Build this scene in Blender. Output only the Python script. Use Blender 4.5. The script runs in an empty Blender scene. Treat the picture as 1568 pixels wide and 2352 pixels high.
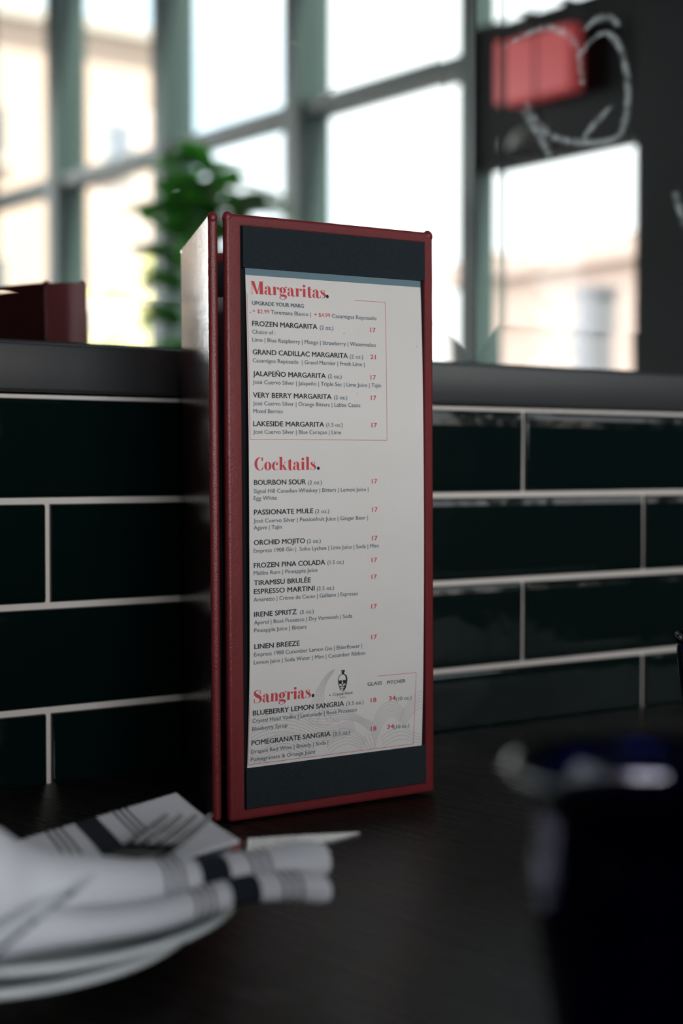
import bpy, bmesh, math, random
from mathutils import Vector, Matrix
random.seed(7)
scene = bpy.context.scene
COL = scene.collection
PI = math.pi

# ------------------------------------------------------------------ camera
F_PX, IMG_W, IMG_H = 3480.0, 1568.0, 2352.0
CAM = Vector((0.0, -0.91148, 0.954))
FWD = Vector((0.569385, 0.821518, -0.030159)).normalized()
RGT = Vector((0.82189, -0.56964, 0.0)).normalized()
UPV = RGT.cross(FWD)
cd = bpy.data.cameras.new('camera')
cam = bpy.data.objects.new('camera', cd)
COL.objects.link(cam)
cd.sensor_fit = 'VERTICAL'
cd.sensor_height = 36.0
cd.sensor_width = 24.0
cd.lens = F_PX / IMG_H * 36.0
cd.clip_start = 0.02
cd.clip_end = 300
R3 = Matrix((RGT, UPV, -FWD)).transposed()
cam.matrix_world = Matrix.Translation(CAM) @ R3.to_4x4()
cd.dof.use_dof = True
cd.dof.focus_distance = 0.888
cd.dof.aperture_fstop = 4.2
cd.dof.aperture_blades = 9
scene.camera = cam

# ------------------------------------------------------------------ sky, sun, exposure
SKY_STRENGTH = 0.75
world = bpy.data.worlds.new('sky')
scene.world = world
world.use_nodes = True
wn = world.node_tree
wn.nodes.clear()
# thin overcast: hazy white-blue sky, with a bright patch added to feed the front windows
SKY_DIM, SKY_GLOW = 2.15, 19.0
wtc = wn.nodes.new('ShaderNodeTexCoord')
dotn = wn.nodes.new('ShaderNodeVectorMath')
dotn.operation = 'DOT_PRODUCT'
dotn.inputs[1].default_value = Vector((-0.45, -0.85, 0.28)).normalized()
wn.links.new(wtc.outputs['Generated'], dotn.inputs[0])
glow = wn.nodes.new('ShaderNodeMapRange')
glow.interpolation_type = 'SMOOTHSTEP'
glow.inputs['From Min'].default_value = 0.66
glow.inputs['From Max'].default_value = 0.92
wn.links.new(dotn.outputs['Value'], glow.inputs['Value'])
cloud = wn.nodes.new('ShaderNodeTexNoise')
cloud.inputs['Scale'].default_value = 3.5
cloud.inputs['Detail'].default_value = 4
wn.links.new(wtc.outputs['Generated'], cloud.inputs['Vector'])
cramp = wn.nodes.new('ShaderNodeValToRGB')
cramp.color_ramp.elements[0].position = 0.36
cramp.color_ramp.elements[0].color = (0.72 * SKY_DIM, 0.90 * SKY_DIM, 1.02 * SKY_DIM, 1)
cramp.color_ramp.elements[1].position = 0.50
cramp.color_ramp.elements[1].color = (1.0 * SKY_DIM, 1.03 * SKY_DIM, 1.03 * SKY_DIM, 1)
wn.links.new(cloud.outputs['Fac'], cramp.inputs['Fac'])
mixw = wn.nodes.new('ShaderNodeMixRGB')
mixw.inputs['Color2'].default_value = (1.0 * SKY_GLOW, 0.99 * SKY_GLOW, 0.99 * SKY_GLOW, 1)
wn.links.new(glow.outputs['Result'], mixw.inputs['Fac'])
wn.links.new(cramp.outputs['Color'], mixw.inputs['Color1'])
bgn = wn.nodes.new('ShaderNodeBackground')
wo = wn.nodes.new('ShaderNodeOutputWorld')
wn.links.new(mixw.outputs['Color'], bgn.inputs['Color'])
wn.links.new(bgn.outputs['Background'], wo.inputs['Surface'])

sd = bpy.data.lights.new('sun', 'SUN')
sd.energy = 22.0
sd.angle = math.radians(1.0)
sd.color = (1.0, 0.93, 0.82)
sun = bpy.data.objects.new('sun', sd)
COL.objects.link(sun)
sun.rotation_euler = Vector((-0.2, -0.3, -0.93)).to_track_quat('-Z', 'Y').to_euler()

scene.view_settings.view_transform = 'Standard'
scene.view_settings.look = 'None'
scene.view_settings.gamma = 1.0
scene.view_settings.use_curve_mapping = False
scene.view_settings.exposure = 0.28
scene.cycles.use_denoising = True
scene.cycles.max_bounces = 14
scene.cycles.glossy_bounces = 8
scene.cycles.transmission_bounces = 10
scene.cycles.transparent_max_bounces = 16
scene.cycles.sample_clamp_indirect = 12.0
scene.cycles.caustics_reflective = True
scene.cycles.caustics_refractive = True

# window wall frame: starts WO, runs along WE towards the tiled wall, outside is WN
WO = Vector((2.545, -4.708, 0))
WE = Vector((0.0773, 0.997, 0)).normalized()
WN = Vector((WE.y, -WE.x, 0))
BAY = 0.80
def win(u, out, z):
    return WO + WE * (u * BAY) + WN * out + Vector((0, 0, z))

# a sky portal over the glazing: guides daylight sampling, gives off nothing itself
pd = bpy.data.lights.new('daylight_portal', 'AREA')
pd.shape = 'RECTANGLE'
pd.size = 5.4 * BAY
pd.size_y = 1.85
pd.energy = 1.0
pd.cycles.is_portal = True
portal = bpy.data.objects.new('daylight_portal', pd)
COL.objects.link(portal)
pm = Matrix((WE, Vector((0, 0, 1)), WN)).transposed().to_4x4()   # local -Z looks into the room
pm.translation = win(1.15, -0.03, 2.05)
portal.matrix_world = pm
FRONT_Y = -5.9
FX0, FX1, FZ0, FZ1 = -2.6, 1.9, 0.85, 2.9          # unseen street windows added behind the camera for front light
pd2 = bpy.data.lights.new('daylight_portal', 'AREA')
pd2.shape = 'RECTANGLE'
pd2.size = FX1 - FX0
pd2.size_y = FZ1 - FZ0
pd2.energy = 1.0
pd2.cycles.is_portal = True
portal2 = bpy.data.objects.new('daylight_portal', pd2)
COL.objects.link(portal2)
portal2.location = ((FX0 + FX1) / 2, FRONT_Y + 0.03, (FZ0 + FZ1) / 2)
portal2.rotation_euler = (math.radians(90), 0, 0)

# ------------------------------------------------------------------ materials
def new_mat(name):
    m = bpy.data.materials.new(name)
    m.use_nodes = True
    nt = m.node_tree
    return m, nt, nt.nodes['Principled BSDF']

def add_bump(nt, bsdf, scale, strength, dist=0.001, detail=4, coord='Object', stretch=(1, 1, 1), kind='noise'):
    tc = nt.nodes.new('ShaderNodeTexCoord')
    mp = nt.nodes.new('ShaderNodeMapping')
    mp.inputs['Scale'].default_value = stretch
    nt.links.new(tc.outputs[coord], mp.inputs['Vector'])
    if kind == 'voronoi':
        t = nt.nodes.new('ShaderNodeTexVoronoi')
        out = t.outputs['Distance']
    else:
        t = nt.nodes.new('ShaderNodeTexNoise')
        t.inputs['Detail'].default_value = detail
        out = t.outputs['Fac']
    t.inputs['Scale'].default_value = scale
    nt.links.new(mp.outputs['Vector'], t.inputs['Vector'])
    b = nt.nodes.new('ShaderNodeBump')
    b.inputs['Strength'].default_value = strength
    b.inputs['Distance'].default_value = dist
    nt.links.new(out, b.inputs['Height'])
    prev = bsdf.inputs['Normal'].links
    if prev:
        nt.links.new(prev[0].from_socket, b.inputs['Normal'])
    nt.links.new(b.outputs['Normal'], bsdf.inputs['Normal'])
    return t, mp

def mat(name, col, rough=0.5, metal=0.0, spec=0.5, bump=None, vary=None):
    m, nt, b = new_mat(name)
    b.inputs['Base Color'].default_value = (*col, 1)
    b.inputs['Roughness'].default_value = rough
    b.inputs['Metallic'].default_value = metal
    b.inputs['Specular IOR Level'].default_value = spec
    if vary:
        scale, col2 = vary
        tc = nt.nodes.new('ShaderNodeTexCoord')
        t = nt.nodes.new('ShaderNodeTexNoise')
        t.inputs['Scale'].default_value = scale
        t.inputs['Detail'].default_value = 5
        nt.links.new(tc.outputs['Object'], t.inputs['Vector'])
        mx = nt.nodes.new('ShaderNodeMixRGB')
        mx.inputs['Color1'].default_value = (*col, 1)
        mx.inputs['Color2'].default_value = (*col2, 1)
        nt.links.new(t.outputs['Fac'], mx.inputs['Fac'])
        nt.links.new(mx.outputs['Color'], b.inputs['Base Color'])
    if bump:
        add_bump(nt, b, *bump)
    return m

M = {}
M['leather'] = mat('red_leather', (0.085, 0.008, 0.010), 0.38, spec=0.28, vary=(60, (0.118, 0.013, 0.016)))
add_bump(M['leather'].node_tree, M['leather'].node_tree.nodes['Principled BSDF'], 1500, 0.25, 0.0004, 3, 'Object', (1, 1, 1), 'voronoi')
add_bump(M['leather'].node_tree, M['leather'].node_tree.nodes['Principled BSDF'], 260, 0.25, 0.0006, 4)
M['leather_out'] = mat('dark_outer_leather', (0.024, 0.006, 0.006), 0.17, spec=0.32, vary=(40, (0.036, 0.009, 0.009)))  # leather copy darkened to stand for shade on the outer faces
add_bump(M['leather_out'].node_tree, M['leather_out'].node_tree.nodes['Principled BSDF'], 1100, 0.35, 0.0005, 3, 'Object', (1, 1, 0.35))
M['linen'] = mat('charcoal_linen', (0.016, 0.022, 0.027), 0.75, spec=0.08)
M['board'] = mat('black_board', (0.004, 0.005, 0.006), 0.7, spec=0.1)
M['paper'] = mat('menu_paper', (0.475, 0.460, 0.455), 0.75, spec=0.2, vary=(25, (0.43, 0.415, 0.405)), bump=(900, 0.06, 0.0003))
M['paper_band'] = mat('blue_grey_ink', (0.085, 0.135, 0.165), 0.7, spec=0.2)
M['ink_red'] = mat('red_ink', (0.36, 0.038, 0.048), 0.7, spec=0.2)
M['ink_black'] = mat('black_ink', (0.010, 0.014, 0.018), 0.7, spec=0.2)
M['ink_slate'] = mat('slate_ink', (0.045, 0.080, 0.100), 0.7, spec=0.2)
M['ink_pale'] = mat('pale_grey_ink', (0.335, 0.325, 0.325), 0.75, spec=0.2)
M['tile'] = mat('bottle_green_glaze', (0.0010, 0.0042, 0.0041), 0.07, spec=0.42, bump=(16, 0.35, 0.004, 2))
M['grout'] = mat('pale_grout', (0.40, 0.37, 0.35), 0.9, spec=0.2, bump=(700, 0.3, 0.0006))
M['ledge'] = mat('charcoal_ledge', (0.020, 0.022, 0.025), 0.34, spec=1.0, bump=(300, 0.1, 0.0005), vary=(9, (0.015, 0.017, 0.019)))
M['mirror'] = mat('silvered_glass', (0.86, 0.88, 0.88), 0.015, metal=1.0)
M['frame'] = mat('sage_window_paint', (0.030, 0.055, 0.050), 0.5, spec=0.3)
M['darkframe'] = mat('black_steel', (0.010, 0.013, 0.014), 0.75, spec=0.2)
M['wallpaint'] = mat('charcoal_plaster', (0.024, 0.030, 0.032), 0.85, spec=0.2)
M['floor'] = mat('dark_floorboards', (0.05, 0.035, 0.025), 0.5)
M['ceiling'] = mat('grey_ceiling', (0.13, 0.13, 0.13), 0.9)
M['china'] = mat('white_china', (0.60, 0.64, 0.66), 0.16, spec=0.5)
M['steel'] = mat('polished_steel', (0.74, 0.77, 0.77), 0.09, metal=1.0)
M['chalk'] = mat('chalk', (0.62, 0.66, 0.68), 0.9)
M['leaf'] = mat('rubber_plant_leaf', (0.030, 0.150, 0.025), 0.5, spec=0.3, vary=(8, (0.05, 0.22, 0.04)))
M['stem'] = mat('plant_stem', (0.06, 0.045, 0.02), 0.7)
M['pot'] = mat('grey_plant_pot', (0.20, 0.20, 0.19), 0.6)
M['soil'] = mat('potting_soil', (0.02, 0.013, 0.008), 0.95)
M['brick'] = mat('salmon_brick', (0.46, 0.34, 0.27), 0.85, vary=(0.35, (0.50, 0.40, 0.33)))
M['stucco'] = mat('pink_stucco', (0.40, 0.30, 0.25), 0.85)
M['stone'] = mat('pale_stone', (0.40, 0.37, 0.33), 0.85)
M['asphalt'] = mat('asphalt', (0.10, 0.10, 0.10), 0.9)
M['cityglass'] = mat('far_window_glass', (0.05, 0.07, 0.09), 0.1)
M['metalgrey'] = mat('grey_cabinet_paint', (0.12, 0.12, 0.13), 0.6)
M['autumn'] = mat('yellow_green_foliage', (0.48, 0.43, 0.10), 0.8, vary=(2.0, (0.30, 0.36, 0.08)))
M['bark'] = mat('tree_bark', (0.08, 0.06, 0.045), 0.9)
M['redsign'] = mat('red_sign_face', (0.55, 0.03, 0.035), 0.4)
rs_ = M['redsign'].node_tree.nodes['Principled BSDF']
rs_.inputs['Emission Color'].default_value = (1.0, 0.16, 0.17, 1)
rs_.inputs['Emission Strength'].default_value = 0.17

lt_ = M['leaf'].node_tree
tr_ = lt_.nodes.new('ShaderNodeBsdfTranslucent')
tr_.inputs['Color'].default_value = (0.06, 0.30, 0.03, 1)
mxl = lt_.nodes.new('ShaderNodeMixShader')
mxl.inputs['Fac'].default_value = 0.45
lt_.links.new(lt_.nodes['Principled BSDF'].outputs[0], mxl.inputs[1])
lt_.links.new(tr_.outputs[0], mxl.inputs[2])
lt_.links.new(mxl.outputs[0], lt_.nodes['Material Output'].inputs['Surface'])

def linen_nodes(m, sc=400.0):
    """fine diagonal twill: lighter and darker threads with relief"""
    nt = m.node_tree
    b = nt.nodes['Principled BSDF']
    tc = nt.nodes.new('ShaderNodeTexCoord')
    outs = []
    for ang, k in ((0.62, 1.0), (-0.95, 1.3)):
        mp = nt.nodes.new('ShaderNodeMapping')
        mp.inputs['Rotation'].default_value = (0, ang, 0)
        nt.links.new(tc.outputs['Object'], mp.inputs['Vector'])
        w = nt.nodes.new('ShaderNodeTexWave')
        w.wave_type = 'BANDS'
        w.bands_direction = 'X'
        w.inputs['Scale'].default_value = sc * k
        w.inputs['Distortion'].default_value = 1.2
        w.inputs['Detail'].default_value = 2
        w.inputs['Detail Scale'].default_value = 3
        nt.links.new(mp.outputs['Vector'], w.inputs['Vector'])
        outs.append(w.outputs['Fac'])
    ml = nt.nodes.new('ShaderNodeMath')
    ml.operation = 'MULTIPLY'
    nt.links.new(outs[0], ml.inputs[0])
    nt.links.new(outs[1], ml.inputs[1])
    rp = nt.nodes.new('ShaderNodeValToRGB')
    rp.color_ramp.elements[0].position = 0.10
    rp.color_ramp.elements[0].color = (0.004, 0.006, 0.008, 1)
    rp.color_ramp.elements[1].position = 0.75
    rp.color_ramp.elements[1].color = (0.044, 0.058, 0.068, 1)
    nt.links.new(ml.outputs[0], rp.inputs['Fac'])
    nt.links.new(rp.outputs['Color'], b.inputs['Base Color'])
    bp = nt.nodes.new('ShaderNodeBump')
    bp.inputs['Strength'].default_value = 0.6
    bp.inputs['Distance'].default_value = 0.0004
    nt.links.new(ml.outputs[0], bp.inputs['Height'])
    nt.links.new(bp.outputs['Normal'], b.inputs['Normal'])
linen_nodes(M['linen'])

def wood_mat():
    m, nt, b = new_mat('espresso_wood')
    tc = nt.nodes.new('ShaderNodeTexCoord')
    rot = nt.nodes.new('ShaderNodeMapping')
    rot.inputs['Rotation'].default_value = (0, 0, math.radians(80))
    nt.links.new(tc.outputs['Object'], rot.inputs['Vector'])
    mp = nt.nodes.new('ShaderNodeMapping')
    mp.inputs['Scale'].default_value = (1.0, 26.0, 1.0)
    nt.links.new(rot.outputs['Vector'], mp.inputs['Vector'])
    n1 = nt.nodes.new('ShaderNodeTexNoise')
    n1.inputs['Scale'].default_value = 14
    n1.inputs['Detail'].default_value = 8
    n1.inputs['Roughness'].default_value = 0.65
    nt.links.new(mp.outputs['Vector'], n1.inputs['Vector'])
    r = nt.nodes.new('ShaderNodeValToRGB')
    e = r.color_ramp.elements
    e[0].position, e[0].color = 0.36, (0.0016, 0.0013, 0.0012, 1)
    e[1].position, e[1].color = 0.62, (0.012, 0.0094, 0.0078, 1)
    nt.links.new(n1.outputs['Fac'], r.inputs['Fac'])
    nt.links.new(r.outputs['Color'], b.inputs['Base Color'])
    rr = nt.nodes.new('ShaderNodeMapRange')
    rr.inputs['To Min'].default_value = 0.34
    rr.inputs['To Max'].default_value = 0.22
    nt.links.new(n1.outputs['Fac'], rr.inputs['Value'])
    nt.links.new(rr.outputs['Result'], b.inputs['Roughness'])
    bp = nt.nodes.new('ShaderNodeBump')
    bp.inputs['Strength'].default_value = 0.55
    bp.inputs['Distance'].default_value = 0.0008
    nt.links.new(n1.outputs['Fac'], bp.inputs['Height'])
    nt.links.new(bp.outputs['Normal'], b.inputs['Normal'])
    b.inputs['Specular IOR Level'].default_value = 0.10
    return m
M['wood'] = wood_mat()

def cloth_mat():
    """white napkin cotton; woven stripes placed by the distance from the hem (UV u in metres)"""
    m, nt, b = new_mat('striped_cotton')
    uv = nt.nodes.new('ShaderNodeUVMap')
    uv.uv_map = 'UVMap'
    sp = nt.nodes.new('ShaderNodeSeparateXYZ')
    nt.links.new(uv.outputs['UV'], sp.inputs['Vector'])
    acc = None
    for c, hw in ((0.0325, .00065), (0.0360, .00065), (0.0395, .00065), (0.0550, .0060),
                  (0.0685, .00065), (0.0720, .00065), (0.0755, .00065)):
        n = nt.nodes.new('ShaderNodeMath')
        n.operation = 'COMPARE'
        nt.links.new(sp.outputs['X'], n.inputs[0])
        n.inputs[1].default_value = c
        n.inputs[2].default_value = hw
        if acc is None:
            acc = n
        else:
            a = nt.nodes.new('ShaderNodeMath')
            a.operation = 'MAXIMUM'
            nt.links.new(acc.outputs[0], a.inputs[0])
            nt.links.new(n.outputs[0], a.inputs[1])
            acc = a
    mx = nt.nodes.new('ShaderNodeMixRGB')
    mx.inputs['Color1'].default_value = (0.56, 0.57, 0.62, 1)
    mx.inputs['Color2'].default_value = (0.012, 0.016, 0.024, 1)
    nt.links.new(acc.outputs[0], mx.inputs['Fac'])
    nt.links.new(mx.outputs['Color'], b.inputs['Base Color'])
    b.inputs['Roughness'].default_value = 0.9
    b.inputs['Specular IOR Level'].default_value = 0.15
    add_bump(nt, b, 1400, 0.12, 0.0004)
    return m
M['cloth'] = cloth_mat()

def pane_mat():
    m = bpy.data.materials.new('window_glass')
    m.use_nodes = True
    nt = m.node_tree
    nt.nodes.clear()
    t = nt.nodes.new('ShaderNodeBsdfTransparent')
    t.inputs['Color'].default_value = (0.95, 0.96, 0.96, 1)
    g = nt.nodes.new('ShaderNodeBsdfGlossy')
    g.inputs['Roughness'].default_value = 0.01
    f = nt.nodes.new('ShaderNodeFresnel')
    f.inputs['IOR'].default_value = 1.3
    mx = nt.nodes.new('ShaderNodeMixShader')
    o = nt.nodes.new('ShaderNodeOutputMaterial')
    ge = nt.nodes.new('ShaderNodeNewGeometry')
    fr = nt.nodes.new('ShaderNodeMath')          # reflect off the outer surface only, once per face
    fr.operation = 'SUBTRACT'
    fr.inputs[0].default_value = 1.0
    nt.links.new(ge.outputs['Backfacing'], fr.inputs[1])
    ml = nt.nodes.new('ShaderNodeMath')
    ml.operation = 'MULTIPLY'
    nt.links.new(fr.outputs[0], ml.inputs[0])
    nt.links.new(f.outputs['Fac'], ml.inputs[1])
    nt.links.new(ml.outputs[0], mx.inputs['Fac'])
    nt.links.new(t.outputs[0], mx.inputs[1])
    nt.links.new(g.outputs[0], mx.inputs[2])
    nt.links.new(mx.outputs[0], o.inputs['Surface'])
    return m
M['pane'] = pane_mat()

def cobalt_mat():
    m, nt, b = new_mat('cobalt_glass')
    b.inputs['Base Color'].default_value = (0.05, 0.09, 0.45, 1)
    b.inputs['Roughness'].default_value = 0.0
    b.inputs['IOR'].default_value = 1.5
    b.inputs['Transmission Weight'].default_value = 1.0
    va = nt.nodes.new('ShaderNodeVolumeAbsorption')
    va.inputs['Color'].default_value = (0.02, 0.05, 0.55, 1)
    va.inputs['Density'].default_value = 420.0
    nt.links.new(va.outputs['Volume'], nt.nodes['Material Output'].inputs['Volume'])
    return m
M['cobalt'] = cobalt_mat()

# ------------------------------------------------------------------ helpers
def link_mesh(name, bm, material, parent=None, smooth=False, loc=None):
    me = bpy.data.meshes.new(name)
    bm.normal_update()
    bm.to_mesh(me)
    bm.free()
    mats = material if isinstance(material, (list, tuple)) else [material]
    for q in mats:
        me.materials.append(q)
    if smooth:
        for p in me.polygons:
            p.use_smooth = True
    o = bpy.data.objects.new(name, me)
    COL.objects.link(o)
    if loc is not None:
        o.location = loc
    if parent is not None:
        o.parent = parent
    return o

def smooth_by_angle(o, deg=35):
    me = o.data
    bm = bmesh.new()
    bm.from_mesh(me)
    for e in bm.edges:
        e.smooth = not (len(e.link_faces) == 2 and e.calc_face_angle(0) > math.radians(deg))
    for f in bm.faces:
        f.smooth = True
    bm.to_mesh(me)
    bm.free()

def tag(o, label=None, cat=None, group=None, kind=None):
    if label: o['label'] = label
    if cat: o['category'] = cat
    if group: o['group'] = group
    if kind: o['kind'] = kind
    return o

def empty(name, loc, label, cat, group=None, rot=(0, 0, 0)):
    o = bpy.data.objects.new(name, None)
    o.empty_display_size = 0.05
    COL.objects.link(o)
    o.location = loc
    o.rotation_euler = rot
    return tag(o, label, cat, group)

def struct(o):
    o['kind'] = 'structure'
    return o

def box(bm, x0, x1, y0, y1, z0, z1):
    v = [bm.verts.new((x, y, z)) for z in (z0, z1) for y in (y0, y1) for x in (x0, x1)]
    for q in ((0, 2, 3, 1), (4, 5, 7, 6), (0, 1, 5, 4), (2, 6, 7, 3), (0, 4, 6, 2), (1, 3, 7, 5)):
        bm.faces.new([v[i] for i in q])
    return v

def obox(bm, fn, a0, a1, b0, b1, z0, z1):
    """box in a local frame: fn(a, b, z) -> world point"""
    v = [bm.verts.new(fn(a, b, z)) for z in (z0, z1) for b in (b0, b1) for a in (a0, a1)]
    for q in ((0, 2, 3, 1), (4, 5, 7, 6), (0, 1, 5, 4), (2, 6, 7, 3), (0, 4, 6, 2), (1, 3, 7, 5)):
        bm.faces.new([v[i] for i in q])
    return v

def bevel_all(bm, w, seg=2, edges=None):
    bmesh.ops.recalc_face_normals(bm, faces=bm.faces)
    bmesh.ops.bevel(bm, geom=edges if edges is not None else list(bm.edges), offset=w, segments=seg,
                    affect='EDGES', profile=0.5, clamp_overlap=True)

def lathe(bm, prof, n=64):
    rings = []
    for r, z in prof:
        if r < 1e-6:
            rings.append([bm.verts.new((0, 0, z))])
        else:
            rings.append([bm.verts.new((r * math.cos(2 * PI * i / n), r * math.sin(2 * PI * i / n), z)) for i in range(n)])
    for a, b in zip(rings, rings[1:]):
        for i in range(n):
            j = (i + 1) % n
            if len(a) == 1 and len(b) > 1:
                bm.faces.new((a[0], b[j], b[i]))
            elif len(b) == 1 and len(a) > 1:
                bm.faces.new((a[i], a[j], b[0]))
            elif len(a) > 1:
                bm.faces.new((a[i], a[j], b[j], b[i]))
    bmesh.ops.recalc_face_normals(bm, faces=bm.faces)

def catmull(pts, n=8):
    out = []
    P = [Vector(p) for p in pts]
    for i in range(len(P) - 1):
        p0 = P[max(i - 1, 0)]; p1 = P[i]; p2 = P[i + 1]; p3 = P[min(i + 2, len(P) - 1)]
        for k in range(n):
            t = k / n
            out.append(0.5 * ((2 * p1) + (p2 - p0) * t + (2 * p0 - 5 * p1 + 4 * p2 - p3) * t * t + (3 * p1 - p0 - 3 * p2 + p3) * t ** 3))
    out.append(P[-1])
    return out
# ================================================================== the room
# floor, ceiling, walls
def slab(z0, z1):
    bm = bmesh.new()
    pa, pb = win(-1.75, 0.2, 0), win(6.3, 0.2, 0)
    pts = [(-3.2, pa.y), (pa.x, pa.y), (pb.x, pb.y), (-3.2, pb.y)]
    lo = [bm.verts.new((x, y, z0)) for x, y in pts]
    hi = [bm.verts.new((x, y, z1)) for x, y in pts]
    bm.faces.new(lo[::-1]); bm.faces.new(hi)
    for k in range(4):
        bm.faces.new((lo[k], lo[(k + 1) % 4], hi[(k + 1) % 4], hi[k]))
    return bm
struct(link_mesh('floor', slab(-0.1, 0.0), M['floor']))
struct(link_mesh('ceiling', slab(3.6, 3.7), M['ceiling']))
bm = bmesh.new(); box(bm, -3.2, -3.0, -6.3, 0.3, 0.0, 3.6)
struct(link_mesh('wall_left', bm, M['wallpaint']))
bm = bmesh.new()
box(bm, -3.0, FX0, FRONT_Y - 0.2, FRONT_Y, 0.0, 3.6)
box(bm, FX1, 2.46, FRONT_Y - 0.2, FRONT_Y, 0.0, 3.6)
box(bm, FX0, FX1, FRONT_Y - 0.2, FRONT_Y, 0.0, FZ0)
box(bm, FX0, FX1, FRONT_Y - 0.2, FRONT_Y, FZ1, 3.6)
struct(link_mesh('wall_front', bm, M['wallpaint']))
for k in range(3):  # front windows, out of view, added as the frontal light source
    xa, xb = FX0 + 1.5 * k, FX0 + 1.5 * (k + 1)
    bm = bmesh.new()
    for q in ((xa, xa + 0.05, FZ0, FZ1), (xb - 0.05, xb, FZ0, FZ1), (xa + 0.05, xb - 0.05, FZ0, FZ0 + 0.05), (xa + 0.05, xb - 0.05, FZ1 - 0.05, FZ1)):
        box(bm, q[0], q[1], FRONT_Y - 0.12, FRONT_Y - 0.02, q[2], q[3])
    w = struct(link_mesh('window_%d' % (k + 1), bm, M['frame']))
    bm = bmesh.new(); box(bm, xa + 0.05, xb - 0.05, FRONT_Y - 0.08, FRONT_Y - 0.074, FZ0 + 0.05, FZ1 - 0.05)
    link_mesh('pane', bm, M['pane'], w)

# tiled back wall: recessed above the ledge, where the mirrors hang
bm = bmesh.new()
box(bm, -3.0, 3.2, 0.0022, 0.25, 0.0, 1.0)
box(bm, -3.0, 3.2, 0.088, 0.25, 1.0, 3.6)
wall = struct(link_mesh('wall_back', bm, [M['grout'], M['wallpaint']]))
for p in wall.data.polygons:
    if p.center.z > 1.0 or p.center.z < 0.4:
        p.material_index = 1

PITCH, TL, GR = 0.068, 0.2715, 0.0040
ROW_TOP = 0.99965                      # centre of the top grout line
JOINT = 0.4011                         # a head joint of the second row
bm = bmesh.new()
row = 0
zt = ROW_TOP
while zt - PITCH > 0.45:
    off = JOINT if row % 2 == 1 else JOINT + TL / 2
    i0 = int((-2.9 - off) / TL) - 1
    x = off + i0 * TL
    while x < 2.85:
        a0, a1 = x + GR / 2, x + TL - GR / 2
        z0, z1 = zt - PITCH + GR / 2, zt - GR / 2
        if a0 > -2.98:
            if -0.3 < x < 1.6:
                # pillowed edge: outer foot, shoulder, face
                tilt = [random.uniform(-0.0004, 0.0004) for _ in range(4)]
                levels = ((0.0, 0.0021), (0.0005, 0.0004), (0.0014, -0.0005), (0.0032, -0.0010), (0.0065, -0.00145), (0.0120, -0.00165))
                prev = None
                for ins, y in levels:
                    c = [bm.verts.new((px, y + (t if ins > 0.002 else 0), pz)) for (px, pz), t in zip(
                        ((a0 + ins * .1, z0 + ins), (a1 - ins * .1, z0 + ins), (a1 - ins * .1, z1 - ins), (a0 + ins * .1, z1 - ins)), tilt)]
                    if prev:
                        for k in range(4):
                            bm.faces.new((prev[k], prev[(k + 1) % 4], c[(k + 1) % 4], c[k]))
                    prev = c
                bm.faces.new(prev)
            else:
                v = [bm.verts.new(p) for p in ((a0, -0.001, z0), (a1, -0.001, z0), (a1, -0.001, z1), (a0, -0.001, z1))]
                w = [bm.verts.new((p.co.x, 0.0021, p.co.z)) for p in v]
                bm.faces.new(v)
                for k in range(4):
                    bm.faces.new((w[k], w[(k + 1) % 4], v[(k + 1) % 4], v[k]))
        x += TL
    zt -= PITCH
    row += 1
tiles = link_mesh('tiling', bm, M['tile'], wall)
tiles['label'] = 'glossy bottle green brick tiles'

# ledge above the tiles, with the low rail the mirrors stand on
bm = bmesh.new()
v = box(bm, -3.0, 3.0, -0.0015, 0.0878, 1.0018, 1.0331)
bevel_all(bm, 0.0022, 3)
ledge = struct(link_mesh('trim_1', bm, M['ledge']))
smooth_by_angle(ledge)
bm = bmesh.new(); box(bm, -3.0, 3.0, 0.060, 0.0878, 1.0332, 1.0398)
struct(link_mesh('trim_2', bm, M['darkframe']))

# two bevelled mirror panels
MY, MZ0, MZ1 = 0.080, 1.0402, 2.15
def mirror(name, x0, x1, bl, br, bb, label):
    bm = bmesh.new()
    tb, tv = math.tan(math.radians(1.0)), math.tan(math.radians(0.22))
    o = [(x0, MZ0), (x1, MZ0), (x1, MZ1), (x0, MZ1)]
    i = [(x0 + bl, MZ0 + bb), (x1 - br, MZ0 + bb), (x1 - br, MZ1 - 0.033), (x0 + bl, MZ1 - 0.033)]
    iv = [bm.verts.new((x, MY, z)) for x, z in i]
    bm.faces.new(iv)
    # each bevel facet is a separate plane: bottom and top lean a degree, the sides less
    dep = [tv * 0.03, tb * bb]
    for k, d in ((0, dep[1]), (1, dep[0]), (2, dep[1]), (3, dep[0])):
        a, b = k, (k + 1) % 4
        ov = [bm.verts.new((o[a][0], MY - d, o[a][1])), bm.verts.new((o[b][0], MY - d, o[b][1]))]
        iw = [bm.verts.new((i[b][0], MY, i[b][1])), bm.verts.new((i[a][0], MY, i[a][1]))]
        bm.faces.new((ov[0], ov[1], iw[0], iw[1]))
    for f in bm.faces:
        if f.normal.y > 0: f.normal_flip()
    box(bm, x0, x1, MY + 0.0005, MY + 0.0070, MZ0, MZ1)
    bm.normal_update()
    ob = link_mesh(name, bm, M['mirror'])
    return tag(ob, label, 'mirror', 'mirrors above the tiled wall')
MITRE = 0.8243
m1 = mirror('wall_mirror', -0.75, MITRE - 0.0006, 0.037, 0.037, 0.0345,
            'wide wall mirror directly behind the menu stand, reflecting tall windows')
m2 = mirror('wall_mirror', MITRE + 0.0006, 2.35, 0.0263, 0.037, 0.0355,
            'wall mirror at the right with a chalk scrawl, reflecting a red sign')

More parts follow.
